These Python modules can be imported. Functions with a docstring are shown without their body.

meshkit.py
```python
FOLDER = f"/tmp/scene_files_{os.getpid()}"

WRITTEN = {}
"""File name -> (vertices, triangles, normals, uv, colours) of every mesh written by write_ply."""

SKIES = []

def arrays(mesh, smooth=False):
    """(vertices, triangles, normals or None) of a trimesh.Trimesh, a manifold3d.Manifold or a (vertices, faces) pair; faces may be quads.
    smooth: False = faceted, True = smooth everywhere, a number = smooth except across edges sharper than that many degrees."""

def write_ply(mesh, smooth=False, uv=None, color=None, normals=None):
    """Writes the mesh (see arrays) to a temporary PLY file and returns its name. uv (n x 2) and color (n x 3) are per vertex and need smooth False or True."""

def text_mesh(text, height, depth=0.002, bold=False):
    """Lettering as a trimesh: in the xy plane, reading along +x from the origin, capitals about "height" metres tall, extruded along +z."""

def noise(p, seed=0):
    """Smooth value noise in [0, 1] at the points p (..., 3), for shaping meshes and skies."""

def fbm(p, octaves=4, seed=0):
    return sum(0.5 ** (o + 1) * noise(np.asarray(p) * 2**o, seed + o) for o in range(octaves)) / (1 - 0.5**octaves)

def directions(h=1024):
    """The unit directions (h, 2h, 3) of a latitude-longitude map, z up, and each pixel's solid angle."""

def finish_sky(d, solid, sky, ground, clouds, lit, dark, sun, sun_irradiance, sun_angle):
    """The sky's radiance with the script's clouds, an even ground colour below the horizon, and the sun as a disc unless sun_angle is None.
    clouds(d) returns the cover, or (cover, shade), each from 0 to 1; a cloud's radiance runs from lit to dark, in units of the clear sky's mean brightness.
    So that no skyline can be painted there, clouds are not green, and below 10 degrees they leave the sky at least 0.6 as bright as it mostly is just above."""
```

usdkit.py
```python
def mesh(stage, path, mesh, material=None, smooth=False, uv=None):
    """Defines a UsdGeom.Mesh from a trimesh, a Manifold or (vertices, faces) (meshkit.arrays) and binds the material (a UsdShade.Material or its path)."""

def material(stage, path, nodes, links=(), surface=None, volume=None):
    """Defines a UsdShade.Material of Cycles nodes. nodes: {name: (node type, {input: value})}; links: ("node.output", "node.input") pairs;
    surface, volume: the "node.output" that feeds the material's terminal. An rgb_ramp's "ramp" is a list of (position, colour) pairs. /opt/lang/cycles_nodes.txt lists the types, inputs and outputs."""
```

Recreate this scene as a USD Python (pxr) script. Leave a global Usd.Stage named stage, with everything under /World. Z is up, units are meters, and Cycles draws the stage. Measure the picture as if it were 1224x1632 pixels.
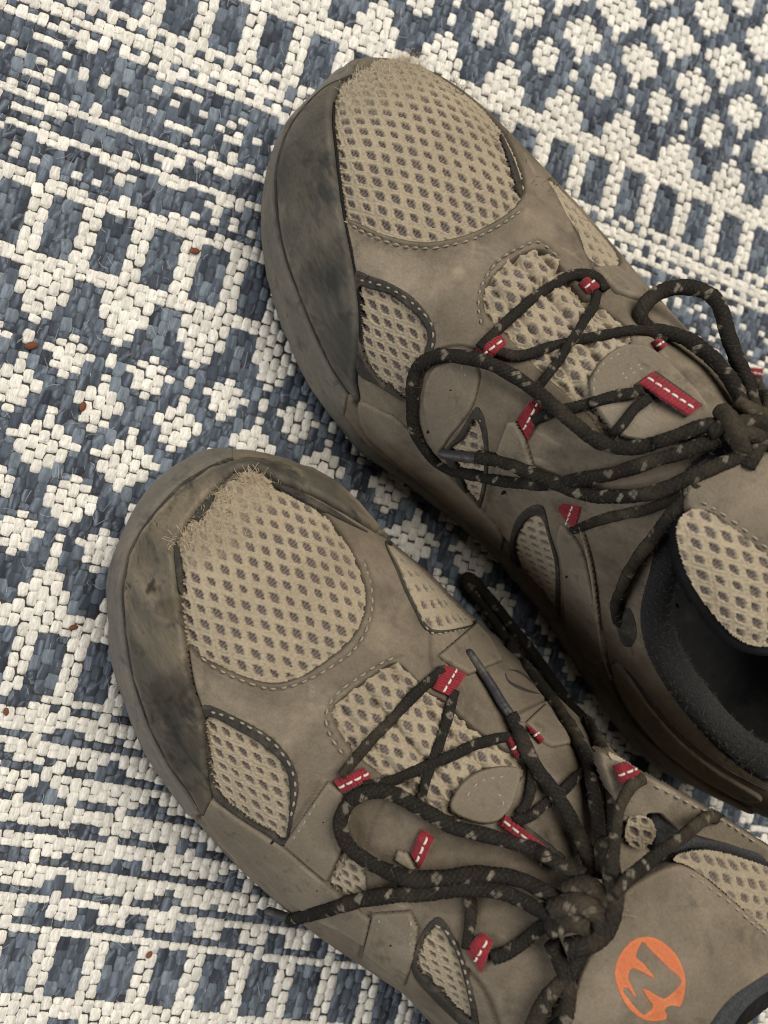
import math, random
import numpy as np
import trimesh, usdkit, meshkit
from scipy.interpolate import PchipInterpolator
from scipy.spatial import cKDTree
from scipy.spatial.transform import Rotation
from pxr import Usd, UsdGeom, UsdLux, UsdShade, Gf, Sdf, Vt

rng = np.random.default_rng(7)
random.seed(7)
stage = Usd.Stage.CreateInMemory()
UsdGeom.SetStageUpAxis(stage, 'Z')
UsdGeom.SetStageMetersPerUnit(stage, 1.0)
UsdGeom.Xform.Define(stage, '/World')
MM = 0.001

# ---------------------------------------------------------------- camera
CAM_H, FOC = 0.275, 1250.0                       # height over the rug (m), focal length in photo pixels
RC = Rotation.from_rotvec([.0271, -.2728, .2557]).as_matrix()
cam = UsdGeom.Camera.Define(stage, '/World/camera')
m4 = np.eye(4); m4[:3, :3] = RC; m4[:3, 3] = [0, 0, CAM_H]
cam.AddTransformOp().Set(Gf.Matrix4d(*m4.T.ravel().tolist()))
cam.CreateHorizontalApertureAttr(36.0); cam.CreateVerticalApertureAttr(48.0)
cam.CreateFocalLengthAttr(36.0 * FOC / 1224.0)
cam.CreateClippingRangeAttr(Gf.Vec2f(0.01, 50))
cam.CreateFStopAttr(14.0); cam.CreateFocusDistanceAttr(0.235)
cam.CreateExposureAttr(-0.42)

# ---------------------------------------------------------------- light: a window to the upper left, a pale ceiling above
def rect_light(name, pos, target, w, h, intensity, color):
    l = UsdLux.RectLight.Define(stage, '/World/' + name)
    z = np.array(pos, float) - np.array(target, float); z /= np.linalg.norm(z)
    x = np.cross([0, 0, 1.0], z)
    x = x / np.linalg.norm(x) if np.linalg.norm(x) > 1e-6 else np.array([1.0, 0, 0])
    y = np.cross(z, x)
    m = np.eye(4); m[0, :3], m[1, :3], m[2, :3], m[3, :3] = x, y, z, pos
    l.AddTransformOp().Set(Gf.Matrix4d(*m.ravel().tolist()))
    l.CreateWidthAttr(w); l.CreateHeightAttr(h); l.CreateIntensityAttr(intensity); l.CreateColorAttr(Gf.Vec3f(*color))
rect_light('window_light', (-1.45, -0.75, 0.62), (0.05, 0, 0), 1.0, 0.8, 12.0, (0.97, 0.985, 1.0))
rect_light('ceiling_light', (0.45, 1.05, 1.9), (0.1, 0.05, 0), 1.8, 1.8, 11.0, (1.0, 0.945, 0.85))
amb = usdkit.material(stage, '/World/Looks/room_air', {'b': ('background_shader', {'color': (1.0, 0.96, 0.9), 'strength': 0.02})}, surface='b.background')
dome = UsdLux.DomeLight.Define(stage, '/World/room_fill')
UsdShade.MaterialBindingAPI.Apply(dome.GetPrim()).Bind(amb)

# ---------------------------------------------------------------- helpers
used = {}
def numbered(parent, name):
    k = parent + '/' + name
    n = used.get(k, 0); used[k] = n + 1
    return k if n == 0 else '%s_%03d' % (k, n)

def setdata(prim, **kw):
    for k, v in kw.items():
        if v: prim.SetCustomDataByKey(k, v)

def put(parent, name, v, f, mat, normals=None, color=None, smooth=True, **data):
    """One Mesh prim. v in metres in the parent's frame."""
    path = numbered(parent, name)
    v = np.asarray(v, float); f = np.asarray(f, int)
    if normals is None and smooth:
        v2, f2, normals = meshkit.arrays((v, f), True)
    m = UsdGeom.Mesh.Define(stage, path)
    m.CreatePointsAttr(Vt.Vec3fArray.FromNumpy(v.astype(np.float32)))
    m.CreateFaceVertexCountsAttr(Vt.IntArray.FromNumpy(np.full(len(f), f.shape[1], np.int32)))
    m.CreateFaceVertexIndicesAttr(Vt.IntArray.FromNumpy(f.astype(np.int32).ravel()))
    m.CreateSubdivisionSchemeAttr('none')
    if normals is not None:
        m.CreateNormalsAttr(Vt.Vec3fArray.FromNumpy(np.asarray(normals, np.float32))); m.SetNormalsInterpolation('vertex')
    if color is None: color = np.ones((len(v), 3))
    if color is not None:
        UsdGeom.PrimvarsAPI(m).CreatePrimvar('Cd', Sdf.ValueTypeNames.Color3fArray, 'vertex').Set(Vt.Vec3fArray.FromNumpy(np.asarray(color, np.float32)))
    UsdShade.MaterialBindingAPI.Apply(m.GetPrim()).Bind(mat)
    setdata(m.GetPrim(), **data)
    return path

def sstep(a, b, x):
    t = np.clip((x - a) / (b - a), 0, 1); return t * t * (3 - 2 * t)

def project(w):
    """World points to photo pixels, and their distance along the view axis."""
    c = (w - [0, 0, CAM_H]) @ RC
    return np.stack([612 - FOC * c[..., 0] / c[..., 2], 816 + FOC * c[..., 1] / c[..., 2]], -1), -c[..., 2]

def rays(p):
    p = np.atleast_2d(np.asarray(p, float))
    d = np.c_[(p[:, 0] - 612) / FOC, -(p[:, 1] - 816) / FOC, -np.ones(len(p))] @ RC.T
    return d / -d[:, 2:3]

def curve(p, step=None, closed=False, n=8):
    """Catmull-Rom through the points."""
    p = np.asarray(p, float)
    q = np.vstack([p[-1:], p, p[:2]]) if closed else np.vstack([2 * p[:1] - p[1:2], p, 2 * p[-1:] - p[-2:-1]])
    out = []
    for i in range(1, len(q) - 2):
        t = np.linspace(0, 1, n, endpoint=False)[:, None]
        a, b, c, d = q[i - 1], q[i], q[i + 1], q[i + 2]
        out.append(0.5 * (2 * b + (c - a) * t + (2 * a - 5 * b + 4 * c - d) * t ** 2 + (3 * b - a - 3 * c + d) * t ** 3))
    if not closed: out.append(q[-2][None])
    out = np.vstack(out)
    if step:
        d = np.r_[0, np.cumsum(np.linalg.norm(np.diff(out, axis=0), axis=1))]
        k = max(2, int(round(d[-1] / step)) + 1)
        s = np.linspace(0, d[-1], k)
        out = np.stack([np.interp(s, d, out[:, j]) for j in range(out.shape[1])], 1)
    return out

def seg_dist(P, poly, closed=True):
    """Distance of points to a polyline."""
    P = np.asarray(P, float); best = np.full(len(P), 1e18)
    A = poly; B = np.roll(poly, -1, 0) if closed else poly[1:]
    A = A if closed else poly[:-1]
    for a, b in zip(A, B):
        ab = b - a; L = ab @ ab
        if L < 1e-12: continue
        t = np.clip(((P - a) @ ab) / L, 0, 1)
        d = P - a - t[:, None] * ab
        best = np.minimum(best, (d * d).sum(1))
    return np.sqrt(best)

def inside(P, poly):
    x, y = P[:, 0], P[:, 1]; r = np.zeros(len(P), bool)
    for (x0, y0), (x1, y1) in zip(poly, np.roll(poly, -1, 0)):
        if y0 == y1: continue
        r ^= ((y0 > y) != (y1 > y)) & (x < (x1 - x0) * (y - y0) / (y1 - y0) + x0)
    return r

def sdist(P, poly):
    lo, hi = poly.min(0) - 60, poly.max(0) + 60
    near = ((P > lo) & (P < hi)).all(1)
    out = np.full(len(P), -99.0)
    if near.any():
        Q = P[near]; d = seg_dist(Q, poly)
        out[near] = np.where(inside(Q, poly), d, -d)
    return out

def grid_faces(ok):
    """Quads of an (n, m) grid whose cells are all kept, with unused vertices dropped."""
    n, m = ok.shape
    idx = np.arange(n * m).reshape(n, m)
    keep = ok[:-1, :-1] & ok[1:, :-1] & ok[1:, 1:] & ok[:-1, 1:]
    f = np.stack([idx[:-1, :-1][keep], idx[1:, :-1][keep], idx[1:, 1:][keep], idx[:-1, 1:][keep]], 1)
    usedv = np.unique(f)
    new = np.full(n * m, -1); new[usedv] = np.arange(len(usedv))
    return usedv, new[f]

def grid_normals(P):
    du = np.gradient(P, axis=0); dv = np.gradient(P, axis=1)
    n = np.cross(du, dv)
    l = np.linalg.norm(n, axis=-1, keepdims=True)
    n = n / np.maximum(l, 1e-12)
    return n

# ---------------------------------------------------------------- materials
TC = ('texture_coordinate', {})
def mat(name, nodes, links, surface='p.BSDF'):
    return usdkit.material(stage, '/World/Looks/' + name, nodes, links, surface=surface)

def cloth_mat(name, rough=0.9, scale=(900, 900, 900), bump=0.35, dist=0.0004, tint=0.35, sheen=0.0, spec=0.1):
    """Vertex-coloured fibre: streaky noise in tone and relief."""
    return mat(name, {
        'a': ('attribute', {'attribute': 'Cd'}), 't': TC,
        'm': ('mapping', {'scale': scale}), 'n': ('noise_texture', {'scale': 1.0, 'detail': 4.0, 'roughness': 0.65}),
        'r': ('rgb_ramp', {'ramp': [(0.25, (1 - tint,) * 3), (0.75, (1 + tint * 0.6,) * 3)]}),
        'x': ('mix', {'mix_type': 'multiply', 'fac': 1.0}),
        'b': ('bump', {'strength': bump, 'distance': dist}),
        'p': ('principled_bsdf', {'roughness': rough, 'sheen_weight': sheen, 'specular_ior_level': spec})},
        [('t.object', 'm.vector'), ('m.vector', 'n.vector'), ('n.fac', 'r.fac'), ('a.color', 'x.color1'), ('r.color', 'x.color2'),
         ('x.color', 'p.base_color'), ('n.fac', 'b.height'), ('b.normal', 'p.normal')])

def worn_mat(name, base, dust, dark, rough, big=38.0, fine=1500.0, bump=0.25, dist=0.0005, dust_at=(0.5, 0.75), dark_at=(0.3, 0.45), spec=0.12, sheen=0.0, streak=(1, 1, 1)):
    """Worn leather or rubber: base tone, pale dusty patches, dark rubbed patches, fine grain."""
    return mat(name, {
        't': TC, 'ms': ('mapping', {'scale': streak}),
        'a': ('attribute', {'attribute': 'Cd'}), 'c4': ('mix', {'mix_type': 'multiply', 'fac': 1.0}),
        'n1': ('noise_texture', {'scale': big, 'detail': 6.0, 'roughness': 0.62, 'distortion': 0.6}),
        'n2': ('noise_texture', {'scale': big * 3.1, 'detail': 5.0, 'roughness': 0.65, 'distortion': 0.4}),
        'n3': ('noise_texture', {'scale': fine, 'detail': 3.0, 'roughness': 0.6}),
        'r1': ('rgb_ramp', {'ramp': [(dust_at[0], (0, 0, 0)), (dust_at[1], (1, 1, 1))]}),
        'r2': ('rgb_ramp', {'ramp': [(dark_at[0], (1, 1, 1)), (dark_at[1], (0, 0, 0))]}),
        'r3': ('rgb_ramp', {'ramp': [(0.2, (0.80,) * 3), (0.8, (1.12,) * 3)]}),
        'c1': ('mix', {'color1': base, 'color2': dust}), 'c2': ('mix', {'color2': dark}), 'c3': ('mix', {'mix_type': 'multiply', 'fac': 1.0}),
        'b': ('bump', {'strength': bump, 'distance': dist}),
        'p': ('principled_bsdf', {'roughness': rough, 'specular_ior_level': spec, 'sheen_weight': sheen})},
        [('t.object', 'ms.vector'), ('ms.vector', 'n1.vector'), ('ms.vector', 'n2.vector'), ('ms.vector', 'n3.vector'),
         ('n1.fac', 'r1.fac'), ('n2.fac', 'r2.fac'), ('n3.fac', 'r3.fac'), ('r1.color', 'c1.fac'), ('c1.color', 'c2.color1'), ('r2.color', 'c2.fac'),
         ('c2.color', 'c3.color1'), ('r3.color', 'c3.color2'), ('c3.color', 'c4.color1'), ('a.color', 'c4.color2'), ('c4.color', 'p.base_color'), ('n3.fac', 'b.height'), ('b.normal', 'p.normal')])

M = {
    'rug': cloth_mat('rug_yarn', 0.95, (1900, 330, 900), 0.6, 0.0005, 0.4, 0.1, 0.08),
    'knit': cloth_mat('shoe_mesh_knit', 0.9, (1500, 1500, 1500), 0.35, 0.0003, 0.28, 0.2, 0.15),
    'lace': cloth_mat('lace_braid', 0.92, (1700, 1700, 1700), 0.5, 0.0004, 0.45, 0.0, 0.08),
    'web': cloth_mat('red_webbing', 0.8, (1400, 1400, 1400), 0.4, 0.0003, 0.3, 0.15, 0.25),
    'lining': cloth_mat('collar_fleece', 0.95, (1300, 1300, 1300), 0.7, 0.0008, 0.5, 0.05, 0.05),
    'thread': cloth_mat('stitch_thread', 0.8, (2500, 2500, 2500), 0.3, 0.0002, 0.2, 0.1, 0.2),
    'leather': worn_mat('nubuck_leather', (0.128, 0.105, 0.078), (0.205, 0.170, 0.126), (0.074, 0.061, 0.048), 0.8, 24.0, 1300.0, 0.4, 0.0005, (0.47, 0.72), (0.24, 0.47)),
    'tab': worn_mat('nubuck_tab', (0.143, 0.119, 0.089), (0.198, 0.167, 0.127), (0.094, 0.078, 0.060), 0.8, 60.0, 1500.0, 0.25, 0.0004),
    'rand': worn_mat('scuffed_rubber_rand', (0.062, 0.059, 0.050), (0.105, 0.092, 0.071), (0.040, 0.039, 0.036), 0.75, 30.0, 800.0, 0.35, 0.0006, (0.47, 0.66), (0.36, 0.52), 0.2, 0.0, (.30, 1.3, 1.0)),
    'rand_brown': worn_mat('muddy_rubber_rand', (0.070, 0.062, 0.049), (0.142, 0.116, 0.082), (0.038, 0.036, 0.031), 0.8, 38.0, 800.0, 0.4, 0.0007, (0.46, 0.64), (0.35, 0.47), 0.15, 0.0, (.36, 1.3, 1.0)),
    'sole': worn_mat('worn_sole_rubber', (0.105, 0.094, 0.076), (0.155, 0.130, 0.098), (0.055, 0.052, 0.048), 0.75, 42.0, 600.0, 0.3, 0.0006, (0.45, 0.7), (0.3, 0.48), 0.3, 0.05),
    'trim': worn_mat('black_piping', (0.034, 0.031, 0.027), (0.095, 0.080, 0.060), (0.013, 0.012, 0.012), 0.8, 130.0, 1500.0, 0.4, 0.0005, (0.5, 0.78)),
    'aglet': worn_mat('dark_plastic_tip', (0.028, 0.027, 0.030), (0.085, 0.075, 0.062), (0.016, 0.016, 0.018), 0.5, 160.0, 900.0, 0.25, 0.0004, (0.48, 0.7), spec=0.3),
    'orange': worn_mat('orange_print', (0.43, 0.130, 0.056), (0.48, 0.17, 0.085), (0.33, 0.11, 0.05), 0.8, 120.0, 1600.0, 0.2, 0.0003),
    'inside': worn_mat('black_lining', (0.010, 0.010, 0.011), (0.02, 0.02, 0.02), (0.006, 0.006, 0.007), 0.95, 60.0, 900.0, 0.3, 0.0005, spec=0.1),
    'crumb': worn_mat('brown_crumb', (0.14, 0.055, 0.03), (0.2, 0.1, 0.06), (0.08, 0.035, 0.02), 0.7, 400.0, 3000.0, 0.3, 0.0003),
    'floor': worn_mat('floor_boards', (0.25, 0.2, 0.15), (0.3, 0.24, 0.18), (0.2, 0.16, 0.12), 0.5, 6.0, 200.0),
}

# ================================================================ SETTING: floor and woven rug
floor_v = [(-2.5, -2.5, -0.0105), (2.7, -2.5, -0.0105), (2.7, 2.7, -0.0105), (-2.5, 2.7, -0.0105)]
put('/World', 'floor', floor_v, [(0, 1, 2, 3)], M['floor'], smooth=False, kind='structure')

rug = UsdGeom.Xform.Define(stage, '/World/woven_rug')
setdata(rug.GetPrim(), label='flat woven cream and blue patterned cotton rug under both shoes', category='rug')

CU, CV = 3.25, 4.93                                    # column pitch and stitch length (mm)
B4, B3, B2, B1 = 33.4, 16.2, -12.0, -31.6              # centres of the rows of blocks, in stitches

def blue_at(i, j, k):
    """Yarn of column i at row j (stitches, fractional); k half-row number. True where blue."""
    c5 = (i + 1) % 5
    for c in (B4, B3, B2, B1, B1 - 28.2, B4 + 28.2):
        if abs(j - c) < 2.0:
            if c5 < 3: return True
            return False
    def trellis(lo, hi, ph):
        T = hi - lo
        a = (j - lo) / T
        a = 0.5 - abs(a - 0.5)                       # mirrored: 0 at the blocks, 0.5 in the middle
        r = a * 24.2
        x = (i - ph + 400) % 8
        d0 = min(x, 8 - x); d4 = abs(x - 4)
        if r < 1.4: return False
        if r < 4.9 and d4 < 2.7 - max(0, r - 2.6) * 1.2: return False           # triangles between the stems
        if d0 / 2.25 + abs(r - 6.1) / 1.6 < 1.0: return False                  # rows of small, middling and large diamonds
        if d4 < 0.6 and abs(r - 5.75) < 0.6: return False
        if d4 / 3.0 + abs(r - 8.75) / 1.95 < 1.0: return False
        if d0 / 3.4 + abs(r - 12.1) / 2.25 < 1.0: return False
        return True
    if B2 + 2 <= j <= B3 - 2: return trellis(B2 + 2, B3 - 2, 0)
    if B4 + 2 <= j <= B4 + 26.2: return trellis(B4 + 2, B4 + 26.2, 1)
    if B1 - 26.2 <= j <= B1 - 2: return trellis(B1 - 26.2, B1 - 2, 1)
    h = (i * 73856093 ^ k * 19349663) & 0xffff
    if B3 + 2 < j < B4 - 2:                            # dense blue stripes with white dots
        r = j - B3 - 2                                 # 0 .. 13.2
        q = int(r * 2)                                 # half rows 0..26
        i6 = i % 6
        rows = ['w', 'w', 'b', 'd', 'b', 'B', 'g', 'w', 'b', 'h', 'b', 'w', 'd', 'b', 'h', 'B', 'd', 'b', 'B', 'h', 'b', 'w', 's', 'w', 'w', 's', 'w']
        t = rows[min(q, 26)]
        if t == 'w': return h % 100 < 6
        if t == 'b': return h % 100 > 19
        if t == 'B': return not (i % 9 in (2, 3) and h % 3)
        if t == 'd': return not (i % 2 == 0 and (i // 8) % 3 != 1)
        if t == 'h': return not (i % 7 in (1, 2, 3) and (i // 7) % 2 == 0)
        if t == 'g': return i6 > 2
        if t == 's': return i % 2 == 0
    if B1 + 2 < j < B2 - 2:                            # white with thin dotted blue lines
        r = j - B1 - 2                                 # 0 .. 15.6
        q = int(r * 2); ph = q % 4
        i7 = (i + (q // 4) * 5) % 11
        if q < 1 or q > 30: return False
        if q in (2, 3, 4): return i % 5 in (0, 1) and q < 4
        if ph == 1: return True if h % 100 > 12 else False
        if ph == 2: return i7 in (1, 2, 3) or (i7 == 7 and h % 2 == 0)
        if ph == 3: return i7 in (2,) and h % 3 > 0
        return False
    return False

def build_rug():
    sv, sf, scol = {0: [], 1: []}, {0: [], 1: []}, {0: [], 1: []}
    n = {0: 0, 1: 0}
    # one stitch: half a rounded lozenge, 7 x 5 grid
    U, V = np.meshgrid(np.linspace(-1, 1, 9), np.linspace(-1, 1, 6), indexing='ij')
    prof = (1 - np.abs(U) ** 4.0) ** 0.5
    base = np.stack([V * (1 - 0.30 * np.abs(U) ** 4), U, prof * (1 - np.abs(V) ** 3.0) ** 0.6], -1).reshape(-1, 3)
    idx = np.arange(54).reshape(9, 6)
    q = np.stack([idx[:-1, :-1], idx[:-1, 1:], idx[1:, 1:], idx[1:, :-1]], -1).reshape(-1, 4)
    x0, x1, y0, y1 = -125, 370, -235, 335
    for i in range(int(x0 / CU), int(x1 / CU)):
        k0, k1 = int(2 * y0 / CV), int(2 * y1 / CV)
        k = k0
        cols = []
        for k in range(k0, k1):
            cols.append(blue_at(i, (k + 0.5) / 2, k))
        k = k0
        while k < k1:
            b = cols[k - k0]
            L = 1
            if k + 1 < k1 and cols[k + 1 - k0] == b and (k + i) % 2 == 0:
                L = 2
            vm = (k + L / 2) * CV / 2 + rng.normal(0, .12)
            um = (i + 3.1) * CU + 0.0025 * CU * vm + rng.normal(0, .10)
            wv = 0.5 * math.sin(um * .045 + 1.3) + 0.7 * math.sin(vm * .02)
            p = np.array([um, vm + wv, 0]) * MM
            k += L
            pix, dep = project(p[None])
            if not (-150 < pix[0, 0] < 1380 and -150 < pix[0, 1] < 1790): continue
            # skip what lies well under the shoes
            inA = SHOES_FOOT(p[:2])
            if inA: continue
            ln = CV * L / 2 * ((0.535 if b else .505) if L == 2 else 0.58) * rng.uniform(.92, 1.08)
            wd = CU * 0.59 * rng.uniform(.88, 1.10)
            if b and L == 2: wd *= 1.07; ln *= 1.06
            if L == 1 and b: wd *= .86; ln *= .86
            ht = (.94 if L == 2 else .9) * rng.uniform(.88, 1.12)
            g = base * [wd, ln, ht]
            g[:, 2] -= 1.0
            g += rng.normal(0, 1, g.shape) * [.05, .06, .07]
            g[:, 0] += .22 * rng.normal() * g[:, 1] ** 2 / ln ** 2
            a = rng.normal(0, .09)
            tl = rng.normal(0, .07)
            g[:, 2] += g[:, 1] * tl
            c, s = math.cos(a), math.sin(a)
            g = np.c_[g[:, 0] * c - g[:, 1] * s, g[:, 0] * s + g[:, 1] * c, g[:, 2]] * MM + p
            kk = int(b)
            if b:
                col = np.array([(.062, .074, .096), (.086, .102, .130), (.042, .049, .064), (.135, .160, .192)][rng.choice(4, p=[.36, .28, .20, .16])]) * rng.uniform(.8, 1.25)
                cv = np.tile(col, (54, 1)) * rng.uniform(.75, 1.3, (1, 6, 1)).repeat(9, 0).reshape(54, 1)
                for _ in range(rng.choice(3, p=[.15, .45, .40])):   # a pale ply twisted in
                    w = np.exp(-((V.ravel() - rng.uniform(-.9, .9) - rng.normal(0, .5) * U.ravel()) / .2) ** 2)[:, None] * rng.uniform(.3, .8)
                    cv = cv * (1 - w) + np.array([.21, .25, .30]) * w
            else:
                cv = np.tile(np.array([.735, .708, .650]) * rng.uniform(.88, 1.06), (54, 1)) * rng.uniform(.86, 1.05, (1, 6, 1)).repeat(9, 0).reshape(54, 1)
            sv[kk].append(g); sf[kk].append(q + n[kk]); scol[kk].append(cv); n[kk] += 54
    for kk, nm, lab in ((0, 'cream_yarn_stitches', 'cream cotton stitches of the weave'), (1, 'blue_yarn_stitches', 'mottled blue stitches of the weave')):
        put('/World/woven_rug', nm, np.vstack(sv[kk]), np.vstack(sf[kk]), M['rug'], color=np.vstack(scol[kk]), kind='stuff', label=lab)
    # loose fibres standing off the yarn
    r = np.random.default_rng(12); pts, wid, cnt = [], [], []
    for _ in range(5200):
        p0 = np.array([r.uniform(-.105, .33), r.uniform(-.205, .30), .0002])
        L = r.uniform(1.2, 4.0) * MM; a = r.normal(math.pi / 2, .5) + (math.pi if r.random() < .5 else 0)
        d = np.array([math.cos(a), math.sin(a), r.uniform(.0, .35)]); e = r.normal(size=3) * [.6, .6, .15]
        u = np.linspace(0, 1, 5)[:, None]
        pts.append(p0 + L * (d * u + e * u ** 2 * .7) - [0, 0, 0]); cnt.append(5); wid.append(r.uniform(.05, .11) * MM)
    pth = numbered('/World/woven_rug', 'loose_fibres')
    cv = UsdGeom.BasisCurves.Define(stage, pth); cv.CreateTypeAttr('linear')
    cv.CreatePointsAttr(Vt.Vec3fArray.FromNumpy(np.vstack(pts).astype(np.float32))); cv.CreateCurveVertexCountsAttr(Vt.IntArray.FromNumpy(np.array(cnt, np.int32)))
    cv.CreateWidthsAttr(Vt.FloatArray.FromNumpy(np.repeat(wid, 5).astype(np.float32))); cv.SetWidthsInterpolation('vertex')
    UsdShade.MaterialBindingAPI.Apply(cv.GetPrim()).Bind(mat('lint', {'p': ('principled_bsdf', {'base_color': (.42, .44, .46), 'roughness': .9})}, []))
    setdata(cv.GetPrim(), kind='stuff')
    # the flat warp under the stitches
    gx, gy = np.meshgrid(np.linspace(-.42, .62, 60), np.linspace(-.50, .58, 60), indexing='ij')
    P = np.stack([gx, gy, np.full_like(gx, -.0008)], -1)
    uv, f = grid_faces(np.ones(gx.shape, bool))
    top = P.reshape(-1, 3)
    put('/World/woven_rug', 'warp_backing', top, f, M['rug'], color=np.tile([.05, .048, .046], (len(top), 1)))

# ================================================================ SHOES
ANG = math.radians(-43)
ET = np.array([math.cos(ANG), math.sin(ANG)]); ES = np.array([-math.sin(ANG), math.cos(ANG)])

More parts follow.
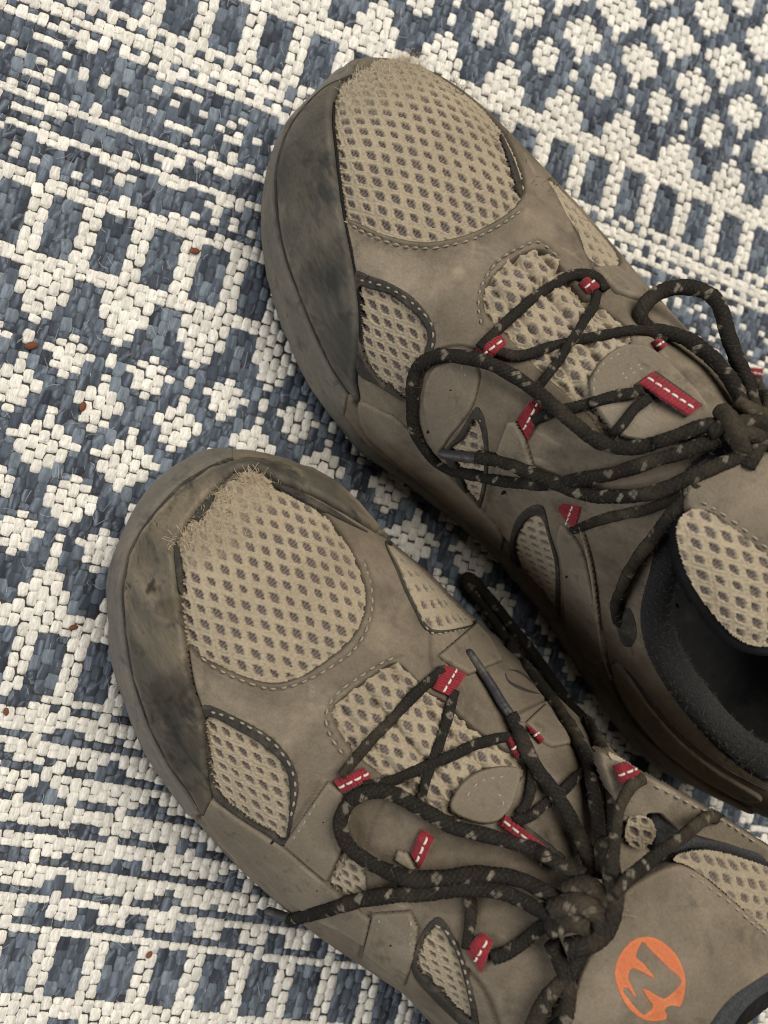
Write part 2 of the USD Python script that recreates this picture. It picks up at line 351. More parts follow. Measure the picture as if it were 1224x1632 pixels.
class Shoe:
    """A shoe in millimetres: t from toe to heel, s across (+ to its right), z up."""
    def __init__(s, name, origin, left, right, crown_s, crown_z, pexp, mexp, length, tip, right_p=None):
        s.name, s.o, s.length, s.tip = name, np.array(origin), length, tip
        l = np.array([(0, tip)] + left + [(length, crown_s[-1][1])], float); r = np.array([(0, tip)] + right + [(length, crown_s[-1][1])], float)
        f = lambda q: (lambda P: (lambda t: P(np.sqrt(np.clip(t, 0, None)))))(PchipInterpolator(np.sqrt(q[:, 0]), q[:, 1]))
        # round both ends: interpolate on an angle so that the outline closes smoothly
        ang = lambda t: np.arccos(np.clip(1 - 2 * np.asarray(t, float) / length, -1, 1))
        s.ang = ang
        s.L = (lambda P: (lambda t: P(ang(t))))(PchipInterpolator(ang(l[:, 0]), l[:, 1]))
        s.R = (lambda P: (lambda t: P(ang(t))))(PchipInterpolator(ang(r[:, 0]), r[:, 1]))
        s.cs = PchipInterpolator(*np.array(crown_s, float).T)
        cz = np.array(crown_z, float)
        s.cz = (lambda P: (lambda t: P(ang(t))))(PchipInterpolator(ang(cz[:, 0]), cz[:, 1]))
        s.p = PchipInterpolator(*np.array(pexp, float).T); s.pr = s.p if right_p is None else PchipInterpolator(*np.array(right_p, float).T); s.m = PchipInterpolator(*np.array(mexp, float).T)
        s.rim = PchipInterpolator([0, 40, 120, 220, length], [19, 17, 15, 17, 19])
        s.path = '/World/' + name; s.tops = []
        s.xf = UsdGeom.Xform.Define(stage, s.path)
        s.xf.AddTranslateOp().Set(Gf.Vec3d(*s.o.tolist(), 0)); s.xf.AddRotateZOp().Set(math.degrees(ANG))
        # base grid
        tau = np.r_[0, np.cumsum(np.r_[np.linspace(.06, .6, 26), np.full(1000, .6)])]
        tau = tau[tau < length - 2.0]
        s.T1 = tau * (length - 2.0) / tau[-1] + 0.6
        s.T1 = s.T1[s.T1 <= length - .8]
        s.TH = np.linspace(-math.pi / 2, math.pi / 2, 250)
    INSET = 2.6
    def half(s, t):
        c = s.cs(t)
        return c, np.maximum(s.cs(t) - (s.L(t) + s.INSET), .2), np.maximum(s.R(t) - s.INSET - s.cs(t), .2)
    def z(s, t, y):
        t = np.clip(t, 0.05, s.length - .05)
        c, wl, wr = s.half(t)
        q = np.clip(np.where(y < c, (c - y) / wl, (y - c) / wr), 0, 1)
        return s.rim(t) + (s.cz(t) - s.rim(t)) * np.maximum(1 - q ** np.where(y < c, s.p(t), s.pr(t)), 0) ** (1 / s.m(t))
    def top_at(s, pix, ground=.9):
        out = np.full(len(pix), ground)
        for poly, h in s.tops:
            out = np.maximum(out, np.where(inside(pix, poly), h, 0))
        return out
    def within(s, t, y, grow=0):
        return (t > -grow) & (t < s.length + grow) & (y > s.L(np.clip(t, 0, s.length)) - grow) & (y < s.R(np.clip(t, 0, s.length)) + grow)
    def grid(s, T1, TH):
        T, H = np.meshgrid(T1, TH, indexing='ij')
        c, wl, wr = s.half(T)
        q = np.sin(H)
        Y = c + np.where(q < 0, q * wl, q * wr)
        return np.stack([T, Y, s.z(T, Y)], -1)
    def to_local(s, w):
        d = w[..., :2] - s.o
        return np.stack([d @ ET * 1000, d @ ES * 1000, w[..., 2] * 1000], -1)
    def to_world(s, p):
        xy = s.o + (p[..., 0:1] * ET + p[..., 1:2] * ES) * MM
        return np.concatenate([xy, p[..., 2:3] * MM], -1)
    def hit(s, pix, lift=0.0, zfun=None):
        """Where the sight lines of traced points meet the surface raised by lift (mm); local mm."""
        d = rays(pix); lift = np.broadcast_to(np.asarray(lift, float), len(d))
        zs = np.linspace(150, 0, 601)
        out = np.zeros((len(d), 3)); done = np.zeros(len(d), bool)
        prev = None
        zf = zfun or (lambda t, y: np.where(s.within(t, y, 0), s.z(t, y), 0))
        for z in zs:
            w = np.array([0, 0, CAM_H]) + d * (CAM_H - z * MM)
            p = s.to_local(w)
            h = zf(p[:, 0], p[:, 1]) + lift - z
            new = (~done) & (h >= 0)
            if prev is not None:
                f = np.clip(prev[1] / np.maximum(prev[1] - h, 1e-9), 0, 1)[:, None]
                out[new] = (prev[0] + (p - prev[0]) * f)[new]
            else: out[new] = p[new]
            done |= new
            prev = (p, h)
        out[~done] = prev[0][~done]
        return out

ROUND = [(0, 2.2), (40, 2.4), (120, 2.3), (165, 2.6), (200, 4.2), (240, 6.0), (305, 4.0)]
MEXP = [(0, 2.0), (40, 1.9), (120, 1.55), (165, 1.6), (200, 2.2), (240, 3.0), (305, 2.4)]
off_t = lambda q, d=3.5: [(t - d, v) for t, v in q]
A = Shoe('right_hiking_shoe', (.02656, .1636),
         [(1, -15.5), (4.5, -28)] + off_t([(13, -42.5), (20, -51.5), (39, -64), (65, -72), (85, -74.5), (111, -72), (138, -61), (163, -52), (180, -47), (207, -43), (240, -41.5), (262, -40), (280, -36), (295, -26), (302, -13)]),
         [(1.5, -2), (5.5, 5)] + off_t([(17, 11.5), (26, 17), (40, 23), (64, 31), (87, 39), (111, 45), (138, 48), (163, 48), (190, 45), (240, 42), (270, 38), (290, 28), (302, 12)]),
         [(0, -8), (30, -17), (50, -19), (105, -21), (130, -19), (150, -16), (200, -6), (301.5, 0)],
         [(0, 19.5), (4, 26), (10, 34), (18, 42.5), (32, 52), (52, 59), (77, 64), (102, 70), (127, 80), (147, 90), (167, 94), (197, 80), (241, 66), (271, 74), (293, 84), (301.5, 20)],
         ROUND, MEXP, 301.5, -8)
B = Shoe('left_hiking_shoe', (.018, .031),
         [(2, -37), (4, -42), (10, -52), (18, -62), (28, -68), (39, -74), (51, -78), (63, -81), (78, -83), (91, -83), (103, -81.5), (117, -80), (139, -75), (159, -67), (173, -61), (196, -56), (215, -53), (245, -49), (275, -42), (295, -28), (302, -16)],
         [(1.5, -12), (4, -7), (13, 4), (21, 11), (29, 16), (38, 19), (51, 21), (62, 24), (74, 28), (90, 32), (114, 39), (140, 45), (165, 48), (190, 48), (215, 45), (245, 40), (275, 30), (295, 12), (302, 0)],
         [(0, -22), (30, -24), (50, -23), (97, -17), (120, -14), (140, -10), (175, -6), (220, -6), (305, -8)],
         [(0, 20), (4, 30), (10, 38), (20, 46), (35, 53), (55, 59), (80, 64), (105, 70), (130, 80), (150, 90), (170, 94), (200, 80), (245, 66), (275, 74), (297, 84), (305, 20)],
         ROUND, MEXP, 305, -22, [(0, 2.2), (40, 2.4), (90, 2.4), (120, 3.0), (150, 5.0), (180, 8.0), (240, 9.0), (305, 4.0)])

def SHOES_FOOT(xy):
    for sh in (A, B):
        p = sh.to_local(np.array([[xy[0], xy[1], 0.]]))[0]
        if sh.within(np.array(p[0]), np.array(p[1]), -7): return True
    return False

class Layer:
    """A patch of an upper: vertices on a finer grid of the shoe, kept where the traced outline covers them."""

def facing(P, N):
    return ((np.array([0, 0, CAM_H]) - P) * N).sum(-1) / np.linalg.norm(np.array([0, 0, CAM_H]) - P, axis=-1)

def world_dir(n):
    return np.concatenate([n[..., 0:1] * ET + n[..., 1:2] * ES, n[..., 2:3]], -1)

class Tongue:
    """The tongue as a second arched sheet of the shoe."""
    def __init__(s, shoe, t0, t1, s0, s1, zt, k):
        s.sh, s.t0, s.t1, s.s0, s.s1, s.zt, s.k = shoe, t0, t1, s0, s1, PchipInterpolator(*np.array(zt, float).T), k
        s.sc = 0.5 * (s0 + s1)
    def z(s, t, y):
        return s.zt(np.clip(t, s.t0 - 5, s.t1 + 5)) - s.k * (y - s.sc) ** 2
    def base(s, n=1.0):
        T, Y = np.meshgrid(np.arange(s.t0, s.t1, n), np.arange(s.s0, s.s1, n), indexing='ij')
        return np.stack([T, Y, s.z(T, Y)], -1)

def fields(shoe, P):
    N = grid_normals(P)
    W = shoe.to_world(P)
    px, dep = project(W)
    fc = facing(W, world_dir(N))
    return N, px, FOC / (dep * 1000), fc

def base_of(shoe, zone):
    if zone is None:
        if not hasattr(shoe, 'G'):
            shoe.G = shoe.grid(shoe.T1, shoe.TH); shoe.F = fields(shoe, shoe.G)
        return shoe.G, shoe.F
    if not hasattr(zone, 'G'):
        zone.G = zone.base(1.0); zone.F = fields(shoe, zone.G)
    return zone.G, zone.F

def fine_grid(shoe, poly, pad, res, zone=None):
    """A fine sub-grid of the shoe covering the traced outline."""
    G, F = base_of(shoe, zone)
    px, fc = F[1], F[3]
    lo, hi = poly.min(0) - pad, poly.max(0) + pad
    m = ((px > lo) & (px < hi)).all(-1) & (fc > 0.02)
    if not m.any(): return None
    i = np.where(m.any(1))[0]; j = np.where(m.any(0))[0]
    i0, i1, j0, j1 = max(i[0] - 2, 0), min(i[-1] + 2, G.shape[0] - 1), max(j[0] - 2, 0), min(j[-1] + 2, G.shape[1] - 1)
    d = np.linalg.norm(np.diff(G[i0:i1 + 1, j0:j1 + 1], axis=1), axis=-1).sum(1).max()
    e = np.linalg.norm(np.diff(G[i0:i1 + 1, j0:j1 + 1], axis=0), axis=-1).sum(0).max()
    nj, ni = int(max(d / res, 8)), int(max(e / res, 8))
    fi = np.linspace(i0, i1, ni); fj = np.linspace(j0, j1, nj)
    if zone is None:
        P = shoe.grid(np.interp(fi, np.arange(len(shoe.T1)), shoe.T1), np.interp(fj, np.arange(len(shoe.TH)), shoe.TH))
    else:
        t = np.interp(fi, np.arange(G.shape[0]), G[:, 0, 0]); y = np.interp(fj, np.arange(G.shape[1]), G[0, :, 1])
        T, Y = np.meshgrid(t, y, indexing='ij'); P = np.stack([T, Y, zone.z(T, Y)], -1)
    return P

def noise2(P, scale, seed=0):
    return meshkit.fbm(np.asarray(P) * scale + 37.1, 3, seed) - 0.5

def finish(shoe, parent, name, P, N, off, ok, m, color=None, **data):
    Q = P + N * off[..., None]
    uv, f = grid_faces(ok)
    if len(f) == 0: return None
    Nn = grid_normals(Q)
    return put(parent, name, Q.reshape(-1, 3)[uv] * MM, f, m, normals=Nn.reshape(-1, 3)[uv],
               color=None if color is None else color.reshape(-1, 3)[uv], **data)

def lip(sd, h, r, under):
    t = np.clip(sd / r, 0, 1)
    return -under + (h + under) * np.sqrt(1 - (1 - t) ** 2)

def overlay(shoe, name, poly, m, h=1.3, r=0.9, res=0.5, zone=None, holes=(), smooth=True, base=0.8, parent=None, color=None, wob=0.12, edge=0.0, min_face=0.02, grooves=(), worn=.25, scuffs=(), **data):
    """A raised piece cut to a traced outline: leather tabs, rubber, piping, print."""
    poly = curve(poly, closed=True, n=5) if smooth else np.array(poly, float)
    P = fine_grid(shoe, poly, 8 + 9 * base, res, zone)
    if P is None: print('nothing', name); return None
    N, px, sc, fc = fields(shoe, P)
    px, dep = project(shoe.to_world(P + N * (base + .6 * h)))
    sc = FOC / (dep * 1000)
    flat = px.reshape(-1, 2)
    sd = sdist(flat, poly).reshape(sc.shape)
    for hpoly in holes:
        sd = np.minimum(sd, -sdist(flat, hpoly).reshape(sc.shape))
    if edge:
        sd = sd + edge * 9 * noise2(P.reshape(-1, 3), .28, 5).reshape(sc.shape)
    sdm = sd / sc
    under = 3.0 if zone is not None and h >= 1 else .9
    off = base + lip(sdm, h, r, under) + wob * 4 * noise2(P.reshape(-1, 3), .12, 3).reshape(sc.shape)
    for g, w, dp in grooves:
        dd = seg_dist(flat, curve(g), False).reshape(sc.shape) / sc
        off = off - dp * np.exp(-(dd / w) ** 2)
    if zone is None and parent is None and h > .3: shoe.tops.append((poly, base + h))
    ok = (sdm > (-.55 if under > 1 else -0.15)) & (fc > min_face)
    c = np.ones(sc.shape + (3,)) if color is None else np.tile(np.array(color, float), sc.shape + (1,))
    c = c * (1 - .55 * (1 - sstep(-.1, .5 * r, sdm)) + worn * np.exp(-((sdm - r) / .45) ** 2) * (.6 + 1.2 * noise2(P.reshape(-1, 3), .3, 17).reshape(sc.shape)))[..., None]
    for x, y, r_, g_ in scuffs:
        q_ = np.hypot(px[..., 0] - x, px[..., 1] - y) / r_ * (1 + 2.4 * noise2(P.reshape(-1, 3) * [1, .45, .6], .22, 73).reshape(sc.shape) + 1.2 * noise2(P.reshape(-1, 3), .8, 74).reshape(sc.shape))
        c = c * (1 + (g_ - 1) * (1 - sstep(.35, 1.0, q_)))[..., None]
    return finish(shoe, parent or shoe.path, name, P, N, off, ok, m, c, **data)

def knit(shoe, name, poly, zone=None, lift=-0.25, res=0.34, fuzz=None, pucker=None, scale=1.0, bulge=0.0, grow=1.6, sa=1.0, **data):
    """A panel of open-work knit: tan yarn round lozenge holes, with ribbed mauve backing in them."""
    poly = curve(poly, closed=True, n=5)
    P = fine_grid(shoe, poly, 14, res, zone)
    if P is None: print('nothing', name); return None
    N, px, sc, fc = fields(shoe, P)
    flat = px.reshape(-1, 2)
    sdm = sdist(flat, poly).reshape(sc.shape) / sc
    ok = (sdm > -grow) & (fc > 0.0)
    mid = P.shape[1] // 2
    step = np.linalg.norm(np.diff(P, axis=1), axis=-1)
    arc = np.c_[np.zeros(P.shape[0]), np.cumsum(step, 1)]; arc = arc - arc[:, mid:mid + 1] + P[:, mid:mid + 1, 1]
    st = np.linalg.norm(np.diff(P[:, mid], axis=0), axis=-1)
    tarc = np.broadcast_to(np.r_[0, np.cumsum(st)][:, None] + P[0, mid, 0], arc.shape)
    nz = lambda s, k: noise2(P.reshape(-1, 3), s, k).reshape(sc.shape)
    tt = tarc + 0.9 * nz(.08, 1) + .35 * nz(.4, 2); aa = arc + 0.8 * nz(.08, 4) + .3 * nz(.4, 6)
    cr, sr = math.cos(.17), math.sin(.17)
    tt, aa = cr * tt + sr * aa, -sr * tt + cr * aa
    aa = aa / sa
    LT, LA = 7.7 * scale, 4.75 * scale
    best = None
    for o in (0, .5):
        x = ((tt / LT + o + .5) % 1 - .5) * LT; y = ((aa / LA + o + .5) % 1 - .5) * LA
        ci, cj = np.floor(tt / LT + o + .5), np.floor(aa / LA + o + .5)
        hh = np.sin(ci * 127.1 + cj * 311.7 + o * 74.7) * 43758.5; hh = hh - np.floor(hh)
        x = x + .25 * (hh - .5); y = y + .2 * ((hh * 7.3) % 1 - .5)
        mm = (.82 + .42 * hh ** 2) * (np.abs(x / (1.62 * scale)) ** 1.3 + np.abs(y / (.92 * scale)) ** 1.3)
        if best is None: best, bx, by = mm, x, y
        else:
            w = mm < best
            bx = np.where(w, x, bx); by = np.where(w, y, by); best = np.minimum(best, mm)
    jag = 0.16 * np.sin(bx * 5.2 / scale) * np.sign(by)
    best = best * (1 + .35 * nz(.35, 8)) + jag
    hole = 1 - sstep(0.85, 1.2, best)
    fz = np.zeros(sc.shape)
    if fuzz:
        for (fx, fy, fr) in fuzz:
            fz = np.maximum(fz, 1 - sstep(fr * .35, fr, np.hypot(px[..., 0] - fx, px[..., 1] - fy)))
    edgef = sstep(-.4, 1.0, sdm)
    hole = hole * (1 - .85 * fz) * (0.35 + .65 * sstep(0.0, 0.9, sdm))
    rib = 0.5 + 0.5 * np.sin(bx * 2 * math.pi / (0.92 * scale))
    braid = np.sin((tt * 2.0 + aa * 5.5) / scale * 1.0) * np.sin((tt * 2.0 - aa * 5.5) / scale * 1.0)
    yarn = 0.45 * sstep(1.0, 1.5, best) - 0.18 * sstep(1.8, 2.6, best) + 0.16 * braid + .45 * nz(1.8, 9) + fz * 1.6 * nz(.9, 11) + fz * .4
    deep = -0.55 + 0.34 * rib
    off = lift + yarn * (1 - hole) + deep * hole + bulge * sstep(0, 5, sdm)
    if pucker:
        for g, w, dp in pucker:
            dd = seg_dist(flat, curve(g), False).reshape(sc.shape) / sc
            off = off - dp * np.exp(-(dd / w) ** 2) + .35 * dp * np.exp(-((dd - 2.4 * w) / w) ** 2)
    Y = np.array([.325, .270, .190]); H0 = np.array([.070, .055, .050]); H1 = np.array([.172, .138, .124])
    dirt = np.clip(.5 + 1.6 * nz(.06, 13), 0, 1)[..., None]
    yc = Y * (1 + .22 * nz(1.6, 14)[..., None]) * (1 - .22 * dirt)
    yc = yc * (1 - .12 * fz[..., None])
    hc = H0 + (H1 - H0) * rib[..., None] ** 1.5
    col = yc * (1 - hole[..., None]) + hc * hole[..., None]
    return finish(shoe, shoe.path, name, P, N, off, ok, M['knit'], col, **data)

def stitches(shoe, lines, lift=1.0, color=(.25, .215, .165), dash=1.75, gap=1.15, rad=.30, zone=None, name='stitching', parent=None, **data):
    """Running stitches laid along traced lines."""
    V, Fc, n = [], [], 0
    th = np.linspace(0, 2 * math.pi, 6, endpoint=False)
    zf = zone.z if zone else None
    for ln in lines:
        cl = curve(ln, n=10)
        p = shoe.hit(cl, lift if zone else shoe.top_at(cl) + .06, zf)
        d = np.r_[0, np.cumsum(np.linalg.norm(np.diff(p, axis=0), axis=1))]
        x = rng.uniform(0, 1)
        while x + dash < d[-1]:
            L = dash * rng.uniform(.85, 1.15)
            k = np.linspace(x, x + L, 5)
            c = np.stack([np.interp(k, d, p[:, j]) for j in range(3)], 1)
            c[:, 2] += np.array([-.35, .12, .2, .12, -.35])
            c[:, :2] += rng.normal(0, .06, 2)
            dr = c[-1] - c[0]; dr /= np.linalg.norm(dr) + 1e-9
            sx = np.cross(dr, [0, 0, 1.0]); sx /= np.linalg.norm(sx) + 1e-9; up = np.cross(sx, dr)
            rr = rad * np.array([.5, 1, 1.1, 1, .5])
            ring = c[:, None] + rr[:, None, None] * (np.cos(th)[None, :, None] * sx + np.sin(th)[None, :, None] * up)
            idx = np.arange(30).reshape(5, 6)
            q = np.stack([idx[:-1], np.roll(idx[:-1], -1, 1), np.roll(idx[1:], -1, 1), idx[1:]], -1).reshape(-1, 4)
            V.append(ring.reshape(-1, 3)); Fc.append(q + n); n += 30
            x += L + gap * rng.uniform(.8, 1.25)
    if not V: return
    V = np.vstack(V)
    put(parent or shoe.path, name, V * MM, np.vstack(Fc), M['thread'], color=np.tile(color, (len(V), 1)) * rng.uniform(.85, 1.15, (len(V), 1)), kind='stuff', **data)

def tube(path, rad, flat=1.0, seg=16, taper=None):
    """Sweeps a ring along the points; returns vertices, quads and each vertex's (length, angle)."""
    n = len(path)
    tg = np.gradient(path, axis=0); tg /= np.linalg.norm(tg, axis=1, keepdims=True) + 1e-12
    up = np.tile([0, 0, 1.0], (n, 1))
    side = np.cross(tg, up); l = np.linalg.norm(side, axis=1, keepdims=True)
    for i in range(n):
        if l[i] < .15: side[i] = side[i - 1] if i else [1, 0, 0]
    side /= np.linalg.norm(side, axis=1, keepdims=True) + 1e-12
    upv = np.cross(side, tg)
    r = np.broadcast_to(np.asarray(rad, float), n)[:, None, None] * (1 if taper is None else taper[:, None, None])
    th = np.linspace(0, 2 * math.pi, seg, endpoint=False)
    d = np.r_[0, np.cumsum(np.linalg.norm(np.diff(path, axis=0), axis=1))]
    Ld, An = np.broadcast_to(d[:, None], (n, seg)), np.broadcast_to(th[None], (n, seg))
    return path, side, upv, r, th, Ld, An, flat

def tube_mesh(T, bump=None):
    path, side, upv, r, th, Ld, An, flat = T
    k = r if bump is None else r * bump[..., None]
    v = path[:, None] + k * (np.cos(th)[None, :, None] * side[:, None] + flat * np.sin(th)[None, :, None] * upv[:, None])
    n, seg = v.shape[:2]
    idx = np.arange(n * seg).reshape(n, seg)
    q = np.stack([idx[:-1], idx[1:], np.roll(idx[1:], -1, 1), np.roll(idx[:-1], -1, 1)], -1).reshape(-1, 4)
    v = v.reshape(-1, 3)
    c0, c1 = len(v), len(v) + 1
    v = np.vstack([v, path[:1], path[-1:]])
    tri = [(c0, a, b, b) for a, b in zip(idx[0], np.roll(idx[0], -1))] + [(c1, b, a, a) for a, b in zip(idx[-1], np.roll(idx[-1], -1))]
    f3 = np.array([(q_[0], q_[1], q_[2]) for q_ in tri])
    f = np.vstack([q[:, [0, 1, 2]], q[:, [0, 2, 3]], f3])
    return v, f

LACE_DARK, LACE_FLECK, LACE_DUST = np.array([.019, .0168, .0142]), np.array([.155, .135, .105]), np.array([.085, .067, .046])
def lace_piece(shoe, pts, rad=2.2, flat=.9, mode='s', zone=None):
    """One run of lace. pts: (px, py, lift over the shoe in mm), or with mode 'z' (px, py, height in mm)."""
    pts = np.array(pts, float)
    c = curve(pts, n=12)
    if mode == 'z':
        d = rays(c[:, :2]); w = np.array([0, 0, CAM_H]) + d * (CAM_H - c[:, 2:3] * MM)
        p = shoe.to_local(w)
    else:
        p = shoe.hit(c[:, :2], c[:, 2] + rad * flat + (0 if zone else .8 * (shoe.top_at(c[:, :2]) - .9)), zone.z if zone else None)
    # even spacing, a little smoothing
    d = np.r_[0, np.cumsum(np.linalg.norm(np.diff(p, axis=0), axis=1))]
    k = np.arange(0, d[-1], .4)
    p = np.stack([np.interp(k, d, p[:, j]) for j in range(3)], 1)
    if len(p) > 15:
        ker = np.hanning(11); ker /= ker.sum()
        q = np.pad(p, ((5, 5), (0, 0)), mode='edge')
        q = np.stack([np.convolve(q[:, j], ker, 'valid') for j in range(3)], 1)
        q[0], q[-1] = p[0], p[-1]; p = q
    p[:, 0] += 1.1 * noise2(p, .09, 21); p[:, 1] += 1.1 * noise2(p, .09, 29); p[:, 2] += .5 * noise2(p, .1, 30)
    rr = .88 * rad * (1 + .45 * noise2(p, .16, 22))
    T = tube(p, rr, flat, 24)
    Ld, An = T[5], T[6]
    # diamond braid cells
    pitch = 2 * rad * 1.05
    a = An * 12 / (2 * math.pi); b = Ld / pitch * 6
    u, v = (b + a) / 2, (b - a) / 2
    fu, fv = u % 1 - .5, v % 1 - .5
    cell = (1 - (2 * np.abs(fu)) ** 2.5) * (1 - (2 * np.abs(fv)) ** 2.5)
    bump = .94 + .085 * cell + .14 * noise2(np.stack([Ld, An * 2, Ld * 0], -1).reshape(-1, 3), 1.0, 27).reshape(Ld.shape)
    iu, iv = np.floor(u).astype(int), np.floor(v).astype(int)
    # pale flecks in pairs of cells at irregular distances
    col = LACE_DARK * (0.6 + .7 * cell[..., None]) * (1 + .5 * noise2(np.stack([Ld, An, Ld * 0], -1).reshape(-1, 3), .3, 23).reshape(Ld.shape)[..., None])
    x = rng.uniform(1, 6)
    while x < d[-1]:
        an = rng.uniform(-.5, math.pi + .5)
        cu, cv = math.floor((x / pitch * 6 + an * 12 / (2 * math.pi)) / 2), math.floor((x / pitch * 6 - an * 12 / (2 * math.pi)) / 2)
        hit = (iu == cu) & (iv == cv)
        if rng.random() < .75: hit |= (iu == cu + 1) & (iv == cv)
        if rng.random() < .6: hit |= (iu == cu) & (iv == cv - 1)
        if rng.random() < .4: hit |= (iu == cu + 1) & (iv == cv - 1)
        fl = hit[..., None] * sstep(.05, .35, cell)[..., None]
        col = col * (1 - fl) + LACE_FLECK * rng.uniform(.6, 1.1) * fl
        bump = bump + .03 * fl[..., 0]
        x += rng.uniform(3.5, 9.0)
    dust = np.clip(noise2(p, .06, 24) * 3.0 - .05, 0, .75)[:, None, None] * np.clip(.75 + 1.6 * noise2(np.stack([Ld, An * 1.5, Ld * 0], -1).reshape(-1, 3), .6, 28).reshape(Ld.shape), 0, 1.2)[..., None]
    col = col * (1 - dust) + LACE_DUST * dust
    v, f = tube_mesh(T, bump)
    return v, f, np.vstack([col.reshape(-1, 3), col[0, :1], col[-1, :1]])

def lace(shoe, runs, aglets=(), **data):
    V, F, C, n = [], [], [], 0
    for r in runs:
        v, f, c = lace_piece(shoe, **r)
        V.append(v); F.append(f + n); C.append(c); n += len(v)
    p = put(shoe.path, 'lace', np.vstack(V) * MM, np.vstack(F), M['lace'], color=np.vstack(C), **data)
    fuzz(shoe, p, np.vstack(V), 3600, .5, 1.3, (.055, .047, .038), 'lace_fuzz')
    for a in aglets:
        pts = np.array(a['pts'], float); c = curve(pts, n=8)
        if a.get('mode') == 'z':
            w = np.array([0, 0, CAM_H]) + rays(c[:, :2]) * (CAM_H - c[:, 2:3] * MM); q = shoe.to_local(w)
        else: q = shoe.hit(c[:, :2], c[:, 2] + a['rad'])
        tp = np.ones(len(q)); tp[0] = .55; tp[1] = .9
        T = tube(q, a['rad'], 1.0, 12, tp)
        v, f = tube_mesh(T)
        put(p, 'aglet', v * MM, f, M['aglet'])

def red_loop(shoe, quad, lift=1.6, zone=None, thick=.9, dash=True, under=False, name='lace_loop', n=32):
    """A folded strip of red webbing with a white running stitch along its middle. quad: a, b along one side, c, d back along the other."""
    a, b, c, d = [np.array(x, float) for x in quad]
    u = np.linspace(0, 1, n)[:, None]
    top = a + (b - a) * u; bot = d + (c - d) * u
    zf = zone.z if zone else None
    hump = lift + 1.9 * np.sin(np.pi * np.linspace(0.08, .92, n))
    V0 = shoe.hit(top, hump, zf); V1 = shoe.hit(bot, hump, zf)
    K = 9
    w = np.linspace(0, 1, K)
    S = V0[:, None] + (V1 - V0)[:, None] * w[None, :, None]
    prof = .35 * np.sqrt(np.clip(1 - (2 * w - 1) ** 4, 0, 1))
    S[..., 2] += prof[None]
    up = S.copy(); lo = S.copy(); lo[..., 2] -= thick
    P = np.concatenate([up, lo[:, ::-1]], 1)
    m = P.shape[1]
    idx = np.arange(n * m).reshape(n, m)
    q = np.stack([idx[:-1], idx[1:], np.roll(idx[1:], -1, 1), np.roll(idx[:-1], -1, 1)], -1).reshape(-1, 4)
    ww = np.r_[w, w[::-1]]
    col = np.tile(np.array([.19, .011, .019]), (n, m, 1)) * (.8 + .4 * rng.random((n, m, 1)))
    P = P + .06 * rng.normal(size=P.shape)
    P[..., 2] += .14 * np.sin(np.arange(n) * 2.1)[:, None]
    col = col * (1 + .28 * np.sin(np.arange(n) * 2.1))[:, None, None] * (1 - .45 * np.clip(2.4 * noise2(P.reshape(-1, 3), .35, 91), 0, 1)).reshape(n, m, 1)
    path = put(shoe.path, name, P.reshape(-1, 3) * MM, q[:, ::-1], M['web'], color=col.reshape(-1, 3))
    if dash:
        c0 = (V0 + V1) / 2; c0[:, 2] += .55
        Ls = np.r_[0, np.cumsum(np.linalg.norm(np.diff(c0, axis=0), axis=1))]
        Vs, Fs, k, x = [], [], 0, .4
        while x + 1.4 < Ls[-1] + .6:
            t = np.linspace(x, min(x + 1.8, Ls[-1]), 6)
            cc = np.stack([np.interp(t, Ls, c0[:, j]) for j in range(3)], 1); cc[[0, -1], 2] -= .35
            v, f = tube_mesh(tube(cc, .36, .7, 7)); Vs.append(v); Fs.append(f + k); k += len(v); x += 2.7
        Vs = np.vstack(Vs)
        put(path, 'white_stitching', Vs * MM, np.vstack(Fs), M['thread'], color=np.tile([.52, .49, .43], (len(Vs), 1)), kind='stuff')
    return path

def sole(shoe):
    t = (1 - np.cos(np.linspace(0.02, math.pi - .02, 220))) / 2 * shoe.length
    out = np.vstack([np.c_[t, shoe.L(t)], np.c_[t, shoe.R(t)][::-1]])
    c = np.c_[np.r_[t, t[::-1]], np.r_[shoe.cs(t), shoe.cs(t)[::-1]]]
    out = curve(out, step=1.0, closed=True, n=2)
    tang = np.roll(out, -1, 0) - np.roll(out, 1, 0); tang /= np.linalg.norm(tang, axis=1, keepdims=True) + 1e-9
    nrm = np.c_[tang[:, 1], -tang[:, 0]]
    if ((out - out.mean(0)) * nrm).sum() < 0: nrm = -nrm
    rim = shoe.rim(np.clip(out[:, 0], 0, shoe.length))
    lv = [(0.0, -5.0), (.03, -2.2), (.12, -.9), (.3, -.35), (.45, -.05), (.52, -.5), (.58, 0.05), (.75, .1), (.9, -.4), (1.0, -1.6), (1.06, -3.2), (1.03, -9.0)]
    P = np.stack([np.c_[out + nrm * o, rim * k] for k, o in lv], 1)
    wob = noise2(P.reshape(-1, 3), .07, 31).reshape(P.shape[:2]) * 1.1 + noise2(P.reshape(-1, 3), .3, 32).reshape(P.shape[:2]) * .5
    P[..., :2] += nrm[:, None] * wob[..., None] * (np.arange(len(lv)) > 1)[None, :, None]
    n, m = P.shape[:2]
    idx = np.arange(n * m).reshape(n, m)
    q = np.stack([idx[:, :-1], np.roll(idx, -1, 0)[:, :-1], np.roll(idx, -1, 0)[:, 1:], idx[:, 1:]], -1).reshape(-1, 4)
    a = P.reshape(-1, 3)[q[0]]
    put(shoe.path, 'sole', P.reshape(-1, 3) * MM, q, M['sole'])

def opening_poly(shoe, pts):
    return curve(pts, closed=True, n=8)

